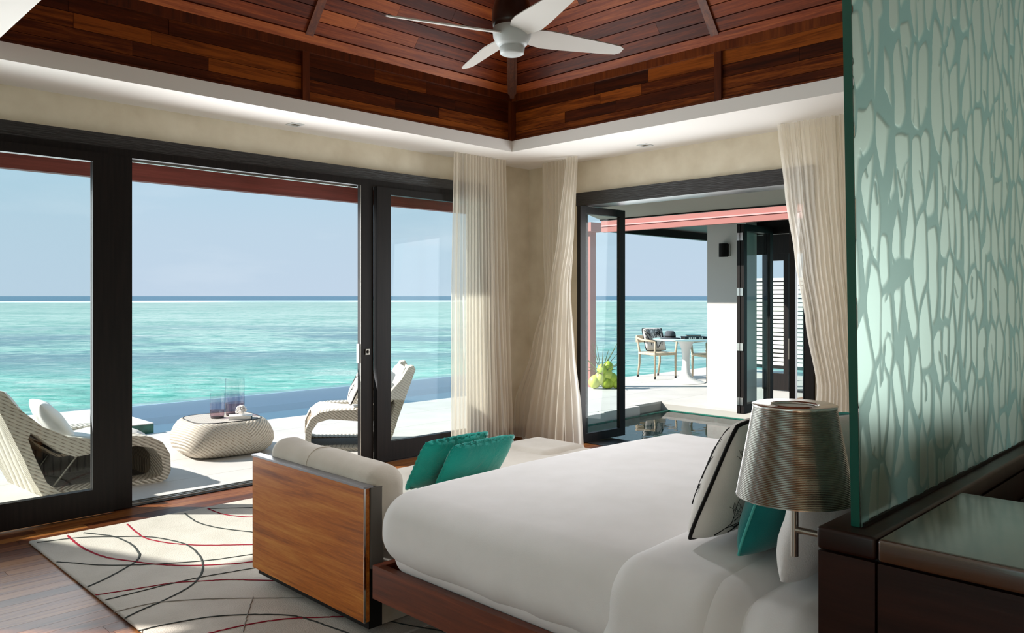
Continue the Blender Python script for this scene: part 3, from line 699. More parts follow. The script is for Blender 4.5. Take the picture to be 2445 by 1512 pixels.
def outline(w, h, pin, n=14):
    p = []
    for i in range(n): p.append((-1 + 2 * i / n, -1))
    for i in range(n): p.append((1, -1 + 2 * i / n))
    for i in range(n): p.append((1 - 2 * i / n, 1))
    for i in range(n): p.append((-1, 1 - 2 * i / n))
    return [Vector(pout(a_, b_, w, h, pin) + (0,)) for a_, b_ in p]
def piping_mb(w, h, pin, r): return MB().tube(outline(w, h, pin), r, 7, closed=True)
def twigs(w, h, t, pin, sg, seeds, rnd, r=.0022, ln=.12, depth=4, spread=.55):
    """printed twig drawing laid on the face of a cushion"""
    mb = MB()
    def surf(u, v):
        x, y = pout(u, v, w, h, pin); return Vector((x, y, sg * (pz_(u, v, t) + .0012)))
    def grow(u, v, an, l, d, rr):
        pts = []; k = 5
        for i in range(k + 1):
            if abs(u) > .93 or abs(v) > .93: break
            pts.append(surf(u, v)); an += rnd.uniform(-.14, .14)
            u += math.cos(an) * l / k / (w / 2); v += math.sin(an) * l / k / (h / 2)
            if d > 0 and i in (2, 4): grow(u, v, an + spread * (1 if (i == 2) ^ (rnd.random() < .3) else -1), l * .68, d - 1, rr * .72)
        if len(pts) > 1: mb.tube(pts, [rr * (1 - .5 * i / len(pts)) for i in range(len(pts))], 4)
        if d > 0 and len(pts) > k: grow(u, v, an, l * .75, d - 1, rr * .75)
    for (u, v, an) in seeds: grow(u, v, an, ln, depth, r)
    return mb
def cushion(name, label, cat, w, h, t, mtx, mt, group=None, pin=.07, pipe=None, piper=.005, twig=None, wr=.006, seed=0, part='cover'):
    loc = mtx.translation
    o = thing(name, label, cat, loc, group)
    pillow_mb(w, h, t, pin, wr, seed).build(part, mt, o, True, mtx)
    if pipe: piping_mb(w, h, pin, piper).build('piping', pipe, o, True, mtx)
    if twig:
        rnd = random.Random(seed + 3)
        for sg, sd, kw in twig:
            for one in sd:
                tm = twigs(w, h, t, pin, sg, [one], rnd, **kw)
                if tm.f: tm.build('branch_print', 'ink', o, False, mtx)
    return o
def frame_m(c, xdir, updir):
    """cushion matrix: local x along xdir, local y along updir, z = face normal"""
    x = Vector(xdir).normalized(); y_ = Vector(updir); y_ = (y_ - x * y_.dot(x)).normalized(); z = x.cross(y_)
    m_ = Matrix((x, y_, z)).transposed().to_4x4(); m_.translation = Vector(c); return m_

# ------------------------------------------------------------------ bed
bed = thing('bed', 'large bed made up in smooth white linen on a dark timber base', 'bed', (2.9, 1.7, 0))
B(1.865, 1.90, .78, 2.66, .20, .335).build('side_rail', 'bedrail', bed)
B(3.93, 3.965, .78, 2.66, .20, .335).build('side_rail', 'bedrail', bed)
B(1.90, 3.93, 2.62, 2.66, .20, .335).build('foot_rail', 'bedrail', bed)
B(1.90, 3.93, .78, 2.62, .22, .30).build('platform', 'bedrail', bed)
B(2.15, 3.7, .9, 2.45, .0225, .20).build('plinth', 'sofa', bed)
MB().rbox(1.885, 3.945, .785, 2.60, .30, .60, .09).build('mattress', 'linen', bed, True)
def duv(p):
    w = noise.noise(Vector((p.x * 2.2, p.y * 2.0, 3.1))) * .008
    k = 1 - min(1, abs((p.x - 2.91) / 1.06)) ** 2
    low = max(0, (.5 - p.z) / .15)
    ripple = .006 * math.sin(p.y * 21 + 1.3 * math.sin(p.y * 7)) * low * (1 if p.x < 2 else 0)
    return (p.x + ripple + (-.012 * low if p.x < 2 else 0), p.y + (.0 if p.z > .5 else -.012 * low * (1 if p.y > 2.4 else 0)), p.z + w + .022 * k * (1 if p.z > .45 else 0))
MB().rbox(1.845, 3.985, 1.0, 2.655, .345, .632, .135, 7, .07, duv).build('duvet', 'linen', bed, True)
def fold(p):
    w = noise.noise(Vector((p.x * 3, p.y * 7 + 5, 1.1))) * .003 + noise.noise(Vector((p.x * 8, p.y * 3, 7.7))) * .0015
    return duv(Vector((p.x, p.y, p.z + w)))
MB().rbox(1.838, 3.992, 1.04, 1.535, .30, .638, .137, 7, .05, fold).build('turned_sheet', 'linen', bed, True)
def sh2(p):
    w = noise.noise(Vector((p.x * 4, p.y * 9, 2.2))) * .008
    return duv(Vector((p.x, p.y, p.z + w)))
MB().rbox(1.852, 3.978, .79, 1.10, .30, .618, .13, 6, .05, sh2).build('under_sheet', 'linen', bed, True)

TW_SPARSE = lambda: [(-1, [(.70, -.82, 1.9), (.45, -.8, 1.75), (.80, .02, 2.0), (.6, .3, 1.9)], dict(r=.0026, ln=.06, depth=3)), (1, [(.80, .30, 1.4), (.84, -.1, 1.5), (.80, -.55, 1.6), (.3, -.6, 1.5)], dict(r=.0024, ln=.045, depth=2))]
G1 = 'cushions along the bed head'
def bedset(xc, side, near):
    nm = 'near' if near else 'far'
    # x axis of the cushion runs along +X, seen from the bed foot
    # printed cushion leaning back over the teal one
    z0 = .662
    def lean(yb, h, ang): # centre of a cushion whose lower edge rests at yb
        return yb - math.sin(R(ang)) * h / 2, z0 + math.cos(R(ang)) * h / 2, (0, -math.sin(R(ang)), math.cos(R(ang)))
    y_, z_, up = lean(1.345, .44, 24)
    cushion('printed_cushion', 'pale cushion with dark twig print and black piping, %s of the two on the bed' % ('nearer' if near else 'farther'), 'cushion', .48, .425, .17, frame_m((xc, y_, z_ - .005), (-1, 0, 0), up), 'pattern', G1, .06, 'black', .006, TW_SPARSE(), .006, 2 if near else 9)
    y_, z_, up = lean(1.165, .43, 20)
    cushion('teal_cushion', 'deep teal square cushion leaning on the white pillow, %s side of the bed' % ('near' if near else 'far'), 'cushion', .48, .43, .16, frame_m((xc - .02, y_, z_ - .005), (-1, 0, 0), up), 'teal2', G1, .05, 'tealpipe', .004, None, .008, 4 if near else 13)
    y_, z_, up = lean(.995, .46, 15)
    cushion('pillow', 'plump white pillow standing against the headboard, %s side of the bed' % ('near' if near else 'far'), 'pillow', .70, .47, .18, frame_m((xc, y_, z_ - .015), (-1, 0, 0), up), 'pillow', 'white pillows on the bed', .06, None, 0, None, .018, 6 if near else 17)
bedset(2.33, 1, True); bedset(3.40, -1, False)

# ------------------------------------------------------------------ sofa at the bed foot
sf = thing('sofa', 'beige daybed sofa with teak end panel at the foot of the bed', 'sofa', (2.9, 3.2, 0))
pn = B(1.862, 1.888, 2.715, 3.67, .085, .632).build('end_panel', 'panel', sf)
B(1.858, 1.905, 2.712, 3.675, .632, .641).build('panel_cap', 'capgrey', pn)
B(1.859, 1.866, 2.709, 2.715, .085, .632).build('edge_band', 'steel2', pn)
B(1.889, 1.955, 2.72, 3.66, .05, .632).build('end_frame', 'dark', sf)
B(1.892, 1.953, 2.708, 2.72, .30, .632).build('frame_plate', 'plategrey', sf)
def armf(p):
    return (p.x + .006 * noise.noise(p * 6), p.y, p.z + .012 * noise.noise(Vector((p.x * 5, p.y * 4, 2))) + .022 * (p.y - 2.72) / .9 * (1 if p.z > .5 else 0))
ac = MB().rbox(1.905, 2.085, 2.70, 3.61, .34, .70, .075, 6, .06, armf).build('arm_cushion', 'sofa', sf, True)
sm_ = [(1.906, 3.24, z) for z in (.56, .60, .632)] + [(1.983 - .078 * math.cos(R(q)), 3.24, .636 + .078 * math.sin(R(q))) for q in range(10, 91, 10)] + [(2.03, 3.24, .713)]
MB().tube(sm_, .004, 6).build('seam', 'sofa', ac, True)
B(1.96, 3.9, 2.78, 3.58, .0225, .28).build('base', 'sofa', sf)
MB().rbox(2.1, 3.95, 2.78, 3.66, .27, .455, .06, 5, .12, lambda p: (p.x, p.y, p.z + .01 * noise.noise(p * 4))).build('seat_cushion', 'sofa', sf, True)
MB().rbox(2.12, 3.95, 2.70, 2.82, .25, .56, .05, 4, .15).build('back_rail', 'sofa', sf, True)
MB().rbox(3.50, 3.97, 3.22, 3.72, .28, .475, .09, 6, .08).build('end_bolster', 'sofa', sf, True)
for k, (ctr, lab, sd) in enumerate((((2.58, 3.035, .6), 'ruffled teal velvet cushion on the sofa, the one farther from the bed', 21), ((2.66, 2.925, .588), 'ruffled teal velvet cushion on the sofa, tucked right behind the bed foot', 25))):
    mtx = frame_m(ctr, (1, .03, 0), (-.12, -.5, .8))
    o = cushion('velvet_cushion', lab, 'cushion', .43, .30, .10, mtx, 'teal', 'teal cushions on the sofa', .05, 'teal', .006, None, .010, sd)
    # gathered border along the edge
    ol = outline(.43, .30, .05, 26); mb = MB(); n_ = len(ol)
    for i, p in enumerate(ol):
        d = p.normalized(); wob = .006 * math.sin(i * 2.4)
        mb.v += [tuple(p - d * .01 + Vector((0, 0, .012))), tuple(p + d * (.012 + wob * .5) + Vector((0, 0, wob))), tuple(p - d * .01 + Vector((0, 0, -.012)))]
    for i in range(n_):
        j = (i + 1) % n_
        mb.f += [(3 * i, 3 * i + 1, 3 * j + 1, 3 * j), (3 * i + 1, 3 * i + 2, 3 * j + 2, 3 * j + 1)]
    mb.build('ruffle', 'teal', o, True, mtx)

# cable under the bed
tag(MB().tube([(1.98, 2.63, .03), (1.95, 2.52, .028), (1.97, 2.4, .028), (1.93, 2.28, .028), (1.86, 2.16, .028), (1.84, 2.0, .028)], .006, 6).build('power_cable', 'cord', None, True), 'black power cable trailing on the rug under the bed', 'cable')

# ------------------------------------------------------------------ rug
RUGZ = .018
rug = thing('rug', 'cream wool rug with hand drawn red and charcoal lines', 'rug', (2.9, 3.5, 0))
M['rug'] = m = fabric('cream_wool_pile', 'b4aca1', 'c0b8ae', .95, 190, .9, .2)
MB().rbox(1.255, 4.6, 1.2, 5.17, 0.001, RUGZ, .008, 2, .3).build('pile', 'rug', rug, True)
M['rugred'] = mat('red_wool_line', '8c1f30', .9, .1); M['rugblk'] = mat('charcoal_wool_line', '3a3d3b', .9, .1); M['ruggrey'] = mat('grey_wool_line', '8f8b84', .9, .1)
RUG_LINES = [('rugblk', 0.013, [(1.529, 5.112), (1.58, 5.015), (1.632, 4.896), (1.649, 4.685), (1.624, 4.506), (1.607, 4.446), (1.563, 4.37), (1.491, 4.305), (1.415, 4.245), (1.327, 4.186), (1.256, 4.148)]), ('rugblk', 0.012, [(1.28, 5.096), (1.478, 5.028), (1.632, 4.896), (1.767, 4.761), (1.844, 4.575), (1.866, 4.426), (1.836, 4.217), (1.781, 4.051), (1.709, 3.917), (1.603, 3.801), (1.453, 3.717), (1.335, 3.673), (1.246, 3.629)]), ('rugblk', 0.01, [(1.26, 4.651), (1.325, 4.561), (1.4, 4.443), (1.559, 4.29), (1.823, 4.117), (2.056, 4.036), (2.184, 3.994)]), ('rugred', 0.014, [(1.445, 5.119), (1.435, 4.94), (1.438, 4.752), (1.472, 4.543), (1.544, 4.388), (1.617, 4.244), (1.73, 4.102), (1.892, 3.975), (1.999, 3.923), (2.113, 3.864)]), ('rugred', 0.012, [(1.776, 5.114), (1.747, 4.781), (1.785, 4.612), (1.846, 4.488), (1.936, 4.372), (2.135, 4.19), (2.242, 4.1)]), ('rugred', 0.012, [(2.281, 5.114), (2.29, 4.927), (2.338, 4.798), (2.4, 4.71), (2.514, 4.596)]), ('rugblk', 0.012, [(2.127, 5.107), (2.099, 4.856), (2.138, 4.644), (2.246, 4.409), (2.332, 4.263)]), ('rugblk', 0.008, [(2.281, 5.114), (2.39, 5.022), (2.51, 4.926), (2.641, 4.829)]), ('rugred', 0.009, [(1.248, 4.007), (1.354, 3.974), (1.463, 3.941), (1.574, 3.907), (1.694, 3.825), (1.788, 3.756), (1.87, 3.662), (1.964, 3.558)]), ('rugblk', 0.009, [(1.26, 3.91), (1.39, 3.908), (1.527, 3.907), (1.683, 3.894), (1.813, 3.863), (1.95, 3.828), (2.074, 3.793)]), ('ruggrey', 0.007, [(1.237, 3.732), (1.347, 3.727), (1.445, 3.697), (1.621, 3.572), (1.786, 3.418), (1.924, 3.288)]), ('rugblk', 0.01, [(1.24, 3.449), (1.344, 3.438), (1.531, 3.374), (1.684, 3.252), (1.779, 3.137), (1.813, 3.03), (1.83, 2.928), (1.849, 2.819), (1.86, 2.728)]), ('rugred', 0.01, [(1.42, 3.223), (1.525, 3.205), (1.592, 3.191), (1.687, 3.156), (1.776, 3.104), (1.856, 3.036), (1.937, 2.968), (2.037, 2.863)]), ('ruggrey', 0.006, [(1.551, 3.138), (1.633, 3.272), (1.716, 3.399), (1.761, 3.465)]), ('rugblk', 0.008, [(2.034, 2.859), (2.053, 2.765), (2.087, 2.672), (2.143, 2.545)])]
def smooth_path(p, n=6):
    out = []
    P_ = [Vector(q) for q in p]
    for i in range(len(P_) - 1):
        a_, b_, c_, d_ = P_[max(0, i - 1)], P_[i], P_[i + 1], P_[min(len(P_) - 1, i + 2)]
        for k in range(n):
            t = k / n; out.append(.5 * ((2 * b_) + (c_ - a_) * t + (2 * a_ - 5 * b_ + 4 * c_ - d_) * t * t + (3 * b_ - a_ - 3 * c_ + d_) * t ** 3))
    return out + [P_[-1]]
for mt, wd, pts in RUG_LINES:
    path = smooth_path([(x, y, RUGZ + .0005) for x, y in pts], 8)
    for i, p in enumerate(path):
        p.x += .004 * noise.noise(Vector((i * .9, wd, 1))); p.y += .004 * noise.noise(Vector((i * .9, wd, 5)))
    mb = MB(); n_ = len(path)
    for i, p in enumerate(path):
        t = (path[min(i + 1, n_ - 1)] - path[max(i - 1, 0)]).normalized(); s_ = Vector((-t.y, t.x, 0)) * wd / 2
        mb.v += [tuple(p - s_), tuple(p - s_ * .5 + Vector((0, 0, .0025))), tuple(p + s_ * .5 + Vector((0, 0, .0025))), tuple(p + s_)]
    for i in range(n_ - 1):
        for k in range(3): mb.f.append((4 * i + k, 4 * i + k + 1, 4 * i + 4 + k + 1, 4 * i + 4 + k)[::-1])
    mb.build({'rugred': 'red_line', 'rugblk': 'charcoal_line', 'ruggrey': 'grey_line'}[mt], mt, rug, True)

# ------------------------------------------------------------------ headboard cabinet, glass screen, bedside lamp
cab = thing('cabinet', 'dark timber headboard cabinet with polished top', 'cabinet', (2.2, .3, 0))
ZC = .93; X0 = 1.655
B(X0 + .004, 4.3, .618, .735, 0, ZC - .052).build('headboard_body', 'cab', cab)
MB().rbox(X0, 4.3, .6155, .738, ZC - .048, ZC, .008, 3, 1.).build('headboard_top', 'cab', cab, True)
B(X0 + .004, 2.19, -.7, .6125, 0, ZC - .052).build('side_body', 'cab', cab)
MB().rbox(X0, 2.2, -.7, .6125, ZC - .048, ZC - .001, .008, 3, 1.).build('polished_top', 'cabtop', cab, True)
B(X0 + .02, 2.18, -.7, .73, ZC - .053, ZC - .047).build('shadow_gap', 'dark', cab)
B(2.2, 4.3, -.7, .6, 0, .74).build('desk_body', 'cab', cab)
B(2.2, 4.3, -.7, .45, .74, .765).build('desk_top', 'cabtop', cab)
B(2.2, 4.3, .45, .612, .74, .80).build('desk_ledge', 'dark', cab)

# frosted screen: a fine relief grid computed from grown branches
gs = thing('glass_screen', 'frosted green glass screen etched with branches standing on the cabinet', 'glass screen', (1.7, .674, ZC))
XA, XB, ZA, ZB = 1.705, 3.35, ZC + .001, 2.70
def lean_x(z): return -.045 * (z - ZC) / 1.11
nx, nz_ = 600, 640
gx = np.linspace(0, 1, nx + 1); gz = np.linspace(0, 1, nz_ + 1)
PX, PZ = np.meshgrid(gx * (XB - XA), ZA + gz * (ZB - ZA))
rg = np.random.RandomState(11)
# the etched thicket: a net of tall rounded cells between branching stems
WD, HT = XB - XA, ZB - ZA
ASP = 2.5                                             # cells stand tall
wx = PX + .012 * np.sin(PZ * 9 + PX * 5) + .004 * np.sin(PZ * 23 + PX * 17 + 1)
wz = PZ / ASP + .005 * np.sin(PX * 31 + PZ * 3)
pts_ = []
while len(pts_) < 330:
    c_ = (rg.uniform(-.06, WD + .06), rg.uniform(ZA - .15, ZB + .15) / ASP)
    if all((c_[0] - p[0]) ** 2 + (c_[1] - p[1]) ** 2 > .043 ** 2 for p in pts_) or rg.rand() < .004: pts_.append(c_)
pts_ = np.array(pts_); grp = np.arange(len(pts_))
for k in range(len(pts_)):                            # some neighbours merge into one opening
    if rg.rand() < .08:
        dd = np.hypot(*(pts_ - pts_[k]).T); dd[k] = 9; j = int(np.argmin(dd)); grp[grp == grp[k]] = grp[j]
F1 = np.full(PX.shape, 9.); G1_ = np.zeros(PX.shape, int)
near = [np.hypot(wx - p[0], wz - p[1]) for p in pts_]
for k, d_ in enumerate(near):
    b_ = d_ < F1; F1 = np.where(b_, d_, F1); G1_ = np.where(b_, grp[k], G1_)
F2 = np.full(PX.shape, 9.)
for k, d_ in enumerate(near): F2 = np.where((grp[k] != G1_) & (d_ < F2), d_, F2)
edge = (F2 - F1) / 2
# stems: thickness grows along a few trunks, the rest of the net stays thin
thick = np.full(PX.shape, .0030) + .0008 * np.sin(PX * 13 + PZ * 4) * np.sin(PZ * 9 - PX * 6)
for (x0, x1, w_, a_) in ((.02, .06, .035, .009), (.26, .12, .04, .014), (.33, .28, .03, .009), (.50, .47, .035, .008), (.72, .70, .035, .007), (.95, .90, .04, .007), (1.2, 1.22, .04, .007), (1.45, 1.42, .04, .007)):
    t_ = (PZ - ZA) / HT; xc_ = x0 + (x1 - x0) * t_ + .02 * np.sin(PZ * 7 + x0 * 20)
    thick += a_ * np.exp(-((PX - xc_) / w_) ** 2) * (.6 + .5 * np.sin(PZ * 11 + x0 * 9) ** 2)
fld = thick - edge
# dangling twigs inside the openings
for k in range(150):
    x_, z_ = rg.uniform(0, WD), rg.uniform(ZA, ZB); an = rg.uniform(.9, 2.2) * rg.choice((-1, 1)); l_ = rg.uniform(.03, .09); r_ = rg.uniform(.002, .0045)
    for i in range(4):
        qx, qz = x_ + math.cos(an) * l_ / 4, z_ + math.sin(an) * l_ / 4
        i0 = max(0, int((min(x_, qx) - .03) / WD * nx)); i1 = min(nx + 1, int((max(x_, qx) + .03) / WD * nx) + 2)
        j0 = max(0, int((min(z_, qz) - .03 - ZA) / HT * nz_)); j1 = min(nz_ + 1, int((max(z_, qz) + .03 - ZA) / HT * nz_) + 2)
        if i1 > i0 and j1 > j0:
            X_ = PX[j0:j1, i0:i1]; Z_ = PZ[j0:j1, i0:i1]; dx, dz = qx - x_, qz - z_
            t = np.clip(((X_ - x_) * dx + (Z_ - z_) * dz) / (dx * dx + dz * dz + 1e-12), 0, 1)
            fld[j0:j1, i0:i1] = np.maximum(fld[j0:j1, i0:i1], r_ - np.hypot(X_ - x_ - t * dx, Z_ - z_ - t * dz))
        x_, z_ = qx, qz; an += rg.uniform(-.4, .4)
for _ in range(2):                                    # round the corners of the cells
    p_ = np.pad(fld, 1, mode='edge'); fld = sum(p_[i:i + fld.shape[0], j:j + fld.shape[1]] for i in range(3) for j in range(3)) / 9
mask = np.clip(.5 + (fld + .0006) / .0032, 0, 1); mask = mask * mask * (3 - 2 * mask)
YG = .667
XX = PX + XA + np.array([[lean_x(z)] for z in PZ[:, 0]]) * (1 - PX / (XB - XA))
co = np.stack([XX, YG - .0035 * mask, PZ], -1).reshape(-1, 3)
w = nx + 1
idx = np.arange((nx + 1) * (nz_ + 1)).reshape(nz_ + 1, nx + 1)
fc = np.stack([idx[:-1, :-1], idx[:-1, 1:], idx[1:, 1:], idx[1:, :-1]], -1).reshape(-1, 4)
me = bpy.data.meshes.new('etched_face')
me.vertices.add(len(co)); me.vertices.foreach_set('co', co.ravel()); me.loops.add(fc.size); me.loops.foreach_set('vertex_index', fc.ravel().astype(np.int32))
me.polygons.add(len(fc)); me.polygons.foreach_set('loop_start', np.arange(0, fc.size, 4, dtype=np.int32)); me.polygons.foreach_set('use_smooth', np.ones(len(fc), bool))
me.update(calc_edges=True); at_ = me.attributes.new('branch', 'FLOAT', 'POINT'); at_.data.foreach_set('value', mask.ravel().astype(np.float32))
me.materials.append(M['frost']); ef = bpy.data.objects.new('etched_face', me); C.objects.link(ef); ef.parent = gs; ef.matrix_parent_inverse = gs.matrix_world.inverted()
ef['label'] = 'frosted face with raised branch relief'
x0t = XA + lean_x(ZB)
MB().add([(XA - .001, YG - .001, ZA), (XA - .001, YG + .017, ZA), (x0t - .001, YG + .017, ZB), (x0t - .001, YG - .001, ZB), (XA + .003, YG - .001, ZA), (XA + .003, YG + .017, ZA), (x0t + .003, YG + .017, ZB), (x0t + .003, YG - .001, ZB)],
         [(0, 1, 2, 3), (4, 7, 6, 5), (0, 3, 7, 4), (1, 5, 6, 2), (3, 2, 6, 7), (0, 4, 5, 1)]).build('polished_edge', 'glassedge', gs)['label'] = 'dark green polished glass edge'
B(XA + .01, XB, YG - .007, YG + .021, ZC - .002, ZC + .008).build('seat_channel', 'dark', gs)

lampo = thing('bedside_lamp', 'ribbed metal cone shade lamp on a bracket beside the headboard', 'lamp', (1.80, .855, .93))
lx, ly = 1.80, .855
prof = []; n_ = 58
for i in range(n_ + 1):
    t = i / n_; r = .133 + (.093 - .133) * t; z = .945 + .215 * t
    prof += [(r + .0010, z), (r + .0010, z + .0018), (r - .0006, z + .0026)]
M['ribs'] = mat('ribbed_metal', 'b4b4ae', .24, .5, 1)
sh = MB().lathe(prof, (lx, ly, 0), 64, False).build('shade', 'ribs', lampo, angle=60)
MB().lathe([(.131, .946), (.091, 1.16)], (lx, ly, 0), 48, False).build('shade_lining', 'white', sh, True)
MB().lathe([(.094, 1.157), (.097, 1.163), (.09, 1.166), (.06, 1.162), (.055, 1.165), (.05, 1.16), (.055, 1.155), (.088, 1.158)], (lx, ly, 0), 48, False).build('top_ring', 'steel2', lampo, True)
MB().lathe([(.05, 1.158), (.045, 1.150), (.02, 1.148), (.001, 1.148)], (lx, ly, 0), 32, False).build('diffuser', 'pillow', lampo, True)
MB().lathe([(.009, .805), (.009, 1.15)], (lx, ly, 0), 16).build('stem', 'steel', lampo, angle=40)
MB().tube([(lx, ly, .868), (lx, .7382, .868)], .008, 14).build('bracket_arm', 'steel', lampo, angle=40)
MB().tube([(lx, .746, .868), (lx, .7385, .868)], .02, 18).build('wall_rose', 'steel', lampo, angle=40)

# ------------------------------------------------------------------ ceiling fan
fx, fy, fz = 3.0, 3.0, 2.80
fan = thing('ceiling_fan', 'silver four-blade fan on a dark rod under the timber ceiling', 'ceiling fan', (fx, fy, fz))
MB().lathe([(.016, .2), (.016, 2.6)], (fx, fy, fz), 14).build('rod', 'bronze', fan, angle=40)
MB().lathe([(.02, .30), (.045, .28), (.085, .22), (.105, .15), (.108, .08), (.1, .05)], (fx, fy, fz), 32).build('motor_cover', 'bronze', fan, True)
MB().lathe([(.1, .055), (.104, .04), (.1, .0), (.082, -.035), (.07, -.045)], (fx, fy, fz), 32).build('hub', 'silver', fan, angle=60)
MB().lathe([(.07, -.044), (.066, -.05), (.068, -.054), (.064, -.085), (.05, -.092), (.001, -.094)], (fx, fy, fz), 32).build('hub_cap', 'silver', fan, angle=60)
for k in range(4):
    an = R(-21 + 90 * k); u = Vector((math.cos(an), math.sin(an), 0)); v0 = Vector((-u.y, u.x, 0))
    pit = R(-17); v = v0 * math.cos(pit) + Vector((0, 0, 1)) * math.sin(pit); nn = u.cross(v)
    out = []
    ctl = [(.085, -.05, .055), (.14, -.07, .07), (.2, -.075, .082), (.3, -.068, .078), (.45, -.055, .065), (.6, -.043, .052), (.66, -.036, .042), (.685, -.02, .022)]
    top = [Vector((fx, fy, fz + .02)) + u * r + v * b for r, a_, b in ctl]; bot = [Vector((fx, fy, fz + .02)) + u * r + v * a_ for r, a_, b in ctl]
    mb = MB(); th = .007; n_ = len(ctl)
    for a_, b in zip(bot, top): mb.v += [tuple(a_ + nn * -th / 2), tuple(b + nn * -th / 2), tuple(b + nn * th / 2), tuple(a_ + nn * th / 2)]
    for i in range(n_ - 1):
        for j in range(4): mb.f.append((4 * i + j, 4 * i + (j + 1) % 4, 4 * i + 4 + (j + 1) % 4, 4 * i + 4 + j)[::-1])
    mb.f += [(0, 1, 2, 3), tuple(4 * (n_ - 1) + j for j in (3, 2, 1, 0))]
    mb.build('blade', 'blade', fan, angle=50)

# ------------------------------------------------------------------ curtains
def curtain(name, label, rows, npl, amp, nu=160, nv=40, phase=0., mt='sheer', hem=True, into=None, fine=1.):
    """rows: (z, (x,y) left, (x,y) right, depth factor); pleats are real folds"""
    rows = sorted(rows, key=lambda r: -r[0]); zt, zb = rows[0][0], rows[-1][0]
    rnd = random.Random(len(name) * 7 + npl); ph = [rnd.uniform(-.35, .35) for _ in range(npl + 2)]; am = [rnd.uniform(.55, 1.25) for _ in range(npl + 2)]
    def at(z):
        for r0, r1 in zip(rows[:-1], rows[1:]):
            if r1[0] - 1e-6 <= z <= r0[0] + 1e-6:
                t = (r0[0] - z) / (r0[0] - r1[0]); t = t * t * (3 - 2 * t) * .5 + t * .5
                return (Vector(r0[1]).lerp(Vector(r1[1]), t), Vector(r0[2]).lerp(Vector(r1[2]), t), r0[3] + (r1[3] - r0[3]) * t)
    def f(u, v):
        z = zt + (zb - zt) * v; a_, b_, k = at(z)
        p = a_.lerp(b_, u); d = (b_ - a_); n_ = Vector((-d.y, d.x)).normalized()
        q = u * npl; i = int(q); s_ = am[i] * math.sin((q + ph[i] * .3 + phase + .12 * math.sin(v * 3 + i)) * 2 * math.pi) + .35 * math.sin(q * 5.1 + v * 2)
        p = p + n_ * s_ * amp * k
        return (p.x, p.y, z + (.006 * math.sin(u * npl * 3.1) if v > .99 else 0))
    o = into or thing(name, label, 'curtain', tuple(at(zb)[0]) + (zb,), 'sheer white curtains')
    MB().grid(f, nu, nv).build('outer_panel' if into else 'sheer_panel', mt, o, True)
    if hem:
        mb = MB().tube([f(i / nu, 1.) for i in range(nu + 1)], .0035, 4); mb.build('hem', 'linen', o, True)
    return o
curtain('sheer_curtain', 'sheer white curtain hanging straight beside the sea doors', [
    (2.728, (4.72, 5.46), (5.36, 5.46), .75), (1.4, (4.70, 5.46), (5.40, 5.46), .9), (.03, (4.68, 5.45), (5.45, 5.45), 1.)], 17, .022, 260)
c2_ = curtain('sheer_curtain', 'sheer white curtain swept into the room at the left of the pool doorway', [
    (2.728, (5.74, 5.32), (5.74, 4.93), .6), (1.9, (5.74, 5.32), (5.72, 4.90), .7), (1.45, (5.73, 5.28), (5.70, 4.91), .8), (.9, (5.68, 5.42), (5.70, 4.86), .9), (.35, (5.60, 5.58), (5.70, 4.78), 1.), (.03, (5.58, 5.58), (5.68, 4.74), .9)], 10, .026, 200)
curtain('sheer_curtain', '', [
    (2.728, (5.66, 4.94), (5.66, 4.80), .6), (2.0, (5.65, 5.04), (5.65, 4.84), .7), (1.5, (5.64, 5.13), (5.64, 4.92), .8), (1.0, (5.61, 5.2), (5.63, 4.92), .8), (.03, (5.55, 5.38), (5.6, 4.92), .9)], 5, .018, 120, 40, .4, into=c2_)
curtain('sheer_curtain', 'sheer white curtain swept back beside the glass screen', [
    (2.728, (5.72, 2.85), (5.72, 2.10), .8), (2.2, (5.71, 2.79), (5.72, 2.10), .9), (1.7, (5.70, 2.71), (5.72, 2.10), 1.), (1.2, (5.69, 2.62), (5.72, 2.08), 1.), (.75, (5.68, 2.53), (5.72, 2.05), 1.), (.03, (5.66, 2.58), (5.72, 2.0), 1.)], 17, .022, 280, 44)

# ------------------------------------------------------------------ terrace lounge furniture
OUT = [(.80, 0), (.02, 0), (-.05, .14), (-.10, .28), (-.19, .5), (-.29, .74), (-.27, .775), (-.22, .765), (-.14, .65), (.013, .50), (.176, .41), (.36, .375), (.6, .372), (.72, .355), (.81, .30), (.865, .2), (.868, .08), (.845, .02)]
INN = [(.74, .035), (.11, .03), (.04, .1), (-.0, .2), (-.045, .32), (-.075, .42), (-.06, .465), (-.045, .455), (-.0, .42), (.06, .36), (.15, .29), (.22, .262), (.36, .275), (.62, .295), (.74, .265), (.80, .19), (.81, .09), (.79, .045)]
def loop_band(mapf, w0, w1):
    """closed woven band between two outlines, from width w0 to w1"""
    mb = MB(); n_ = len(OUT)
    for w_ in (w0, w1):
        for (s_, z) in OUT: mb.v.append(mapf(s_, w_, z))
        for (s_, z) in INN: mb.v.append(mapf(s_, w_, z))
    for i in range(n_):
        j = (i + 1) % n_
        mb.f += [(i, j, n_ + j, n_ + i), (2 * n_ + i, 3 * n_ + i, 3 * n_ + j, 2 * n_ + j), (i, 2 * n_ + i, 2 * n_ + j, j), (n_ + i, n_ + j, 3 * n_ + j, 3 * n_ + i)]
    return mb
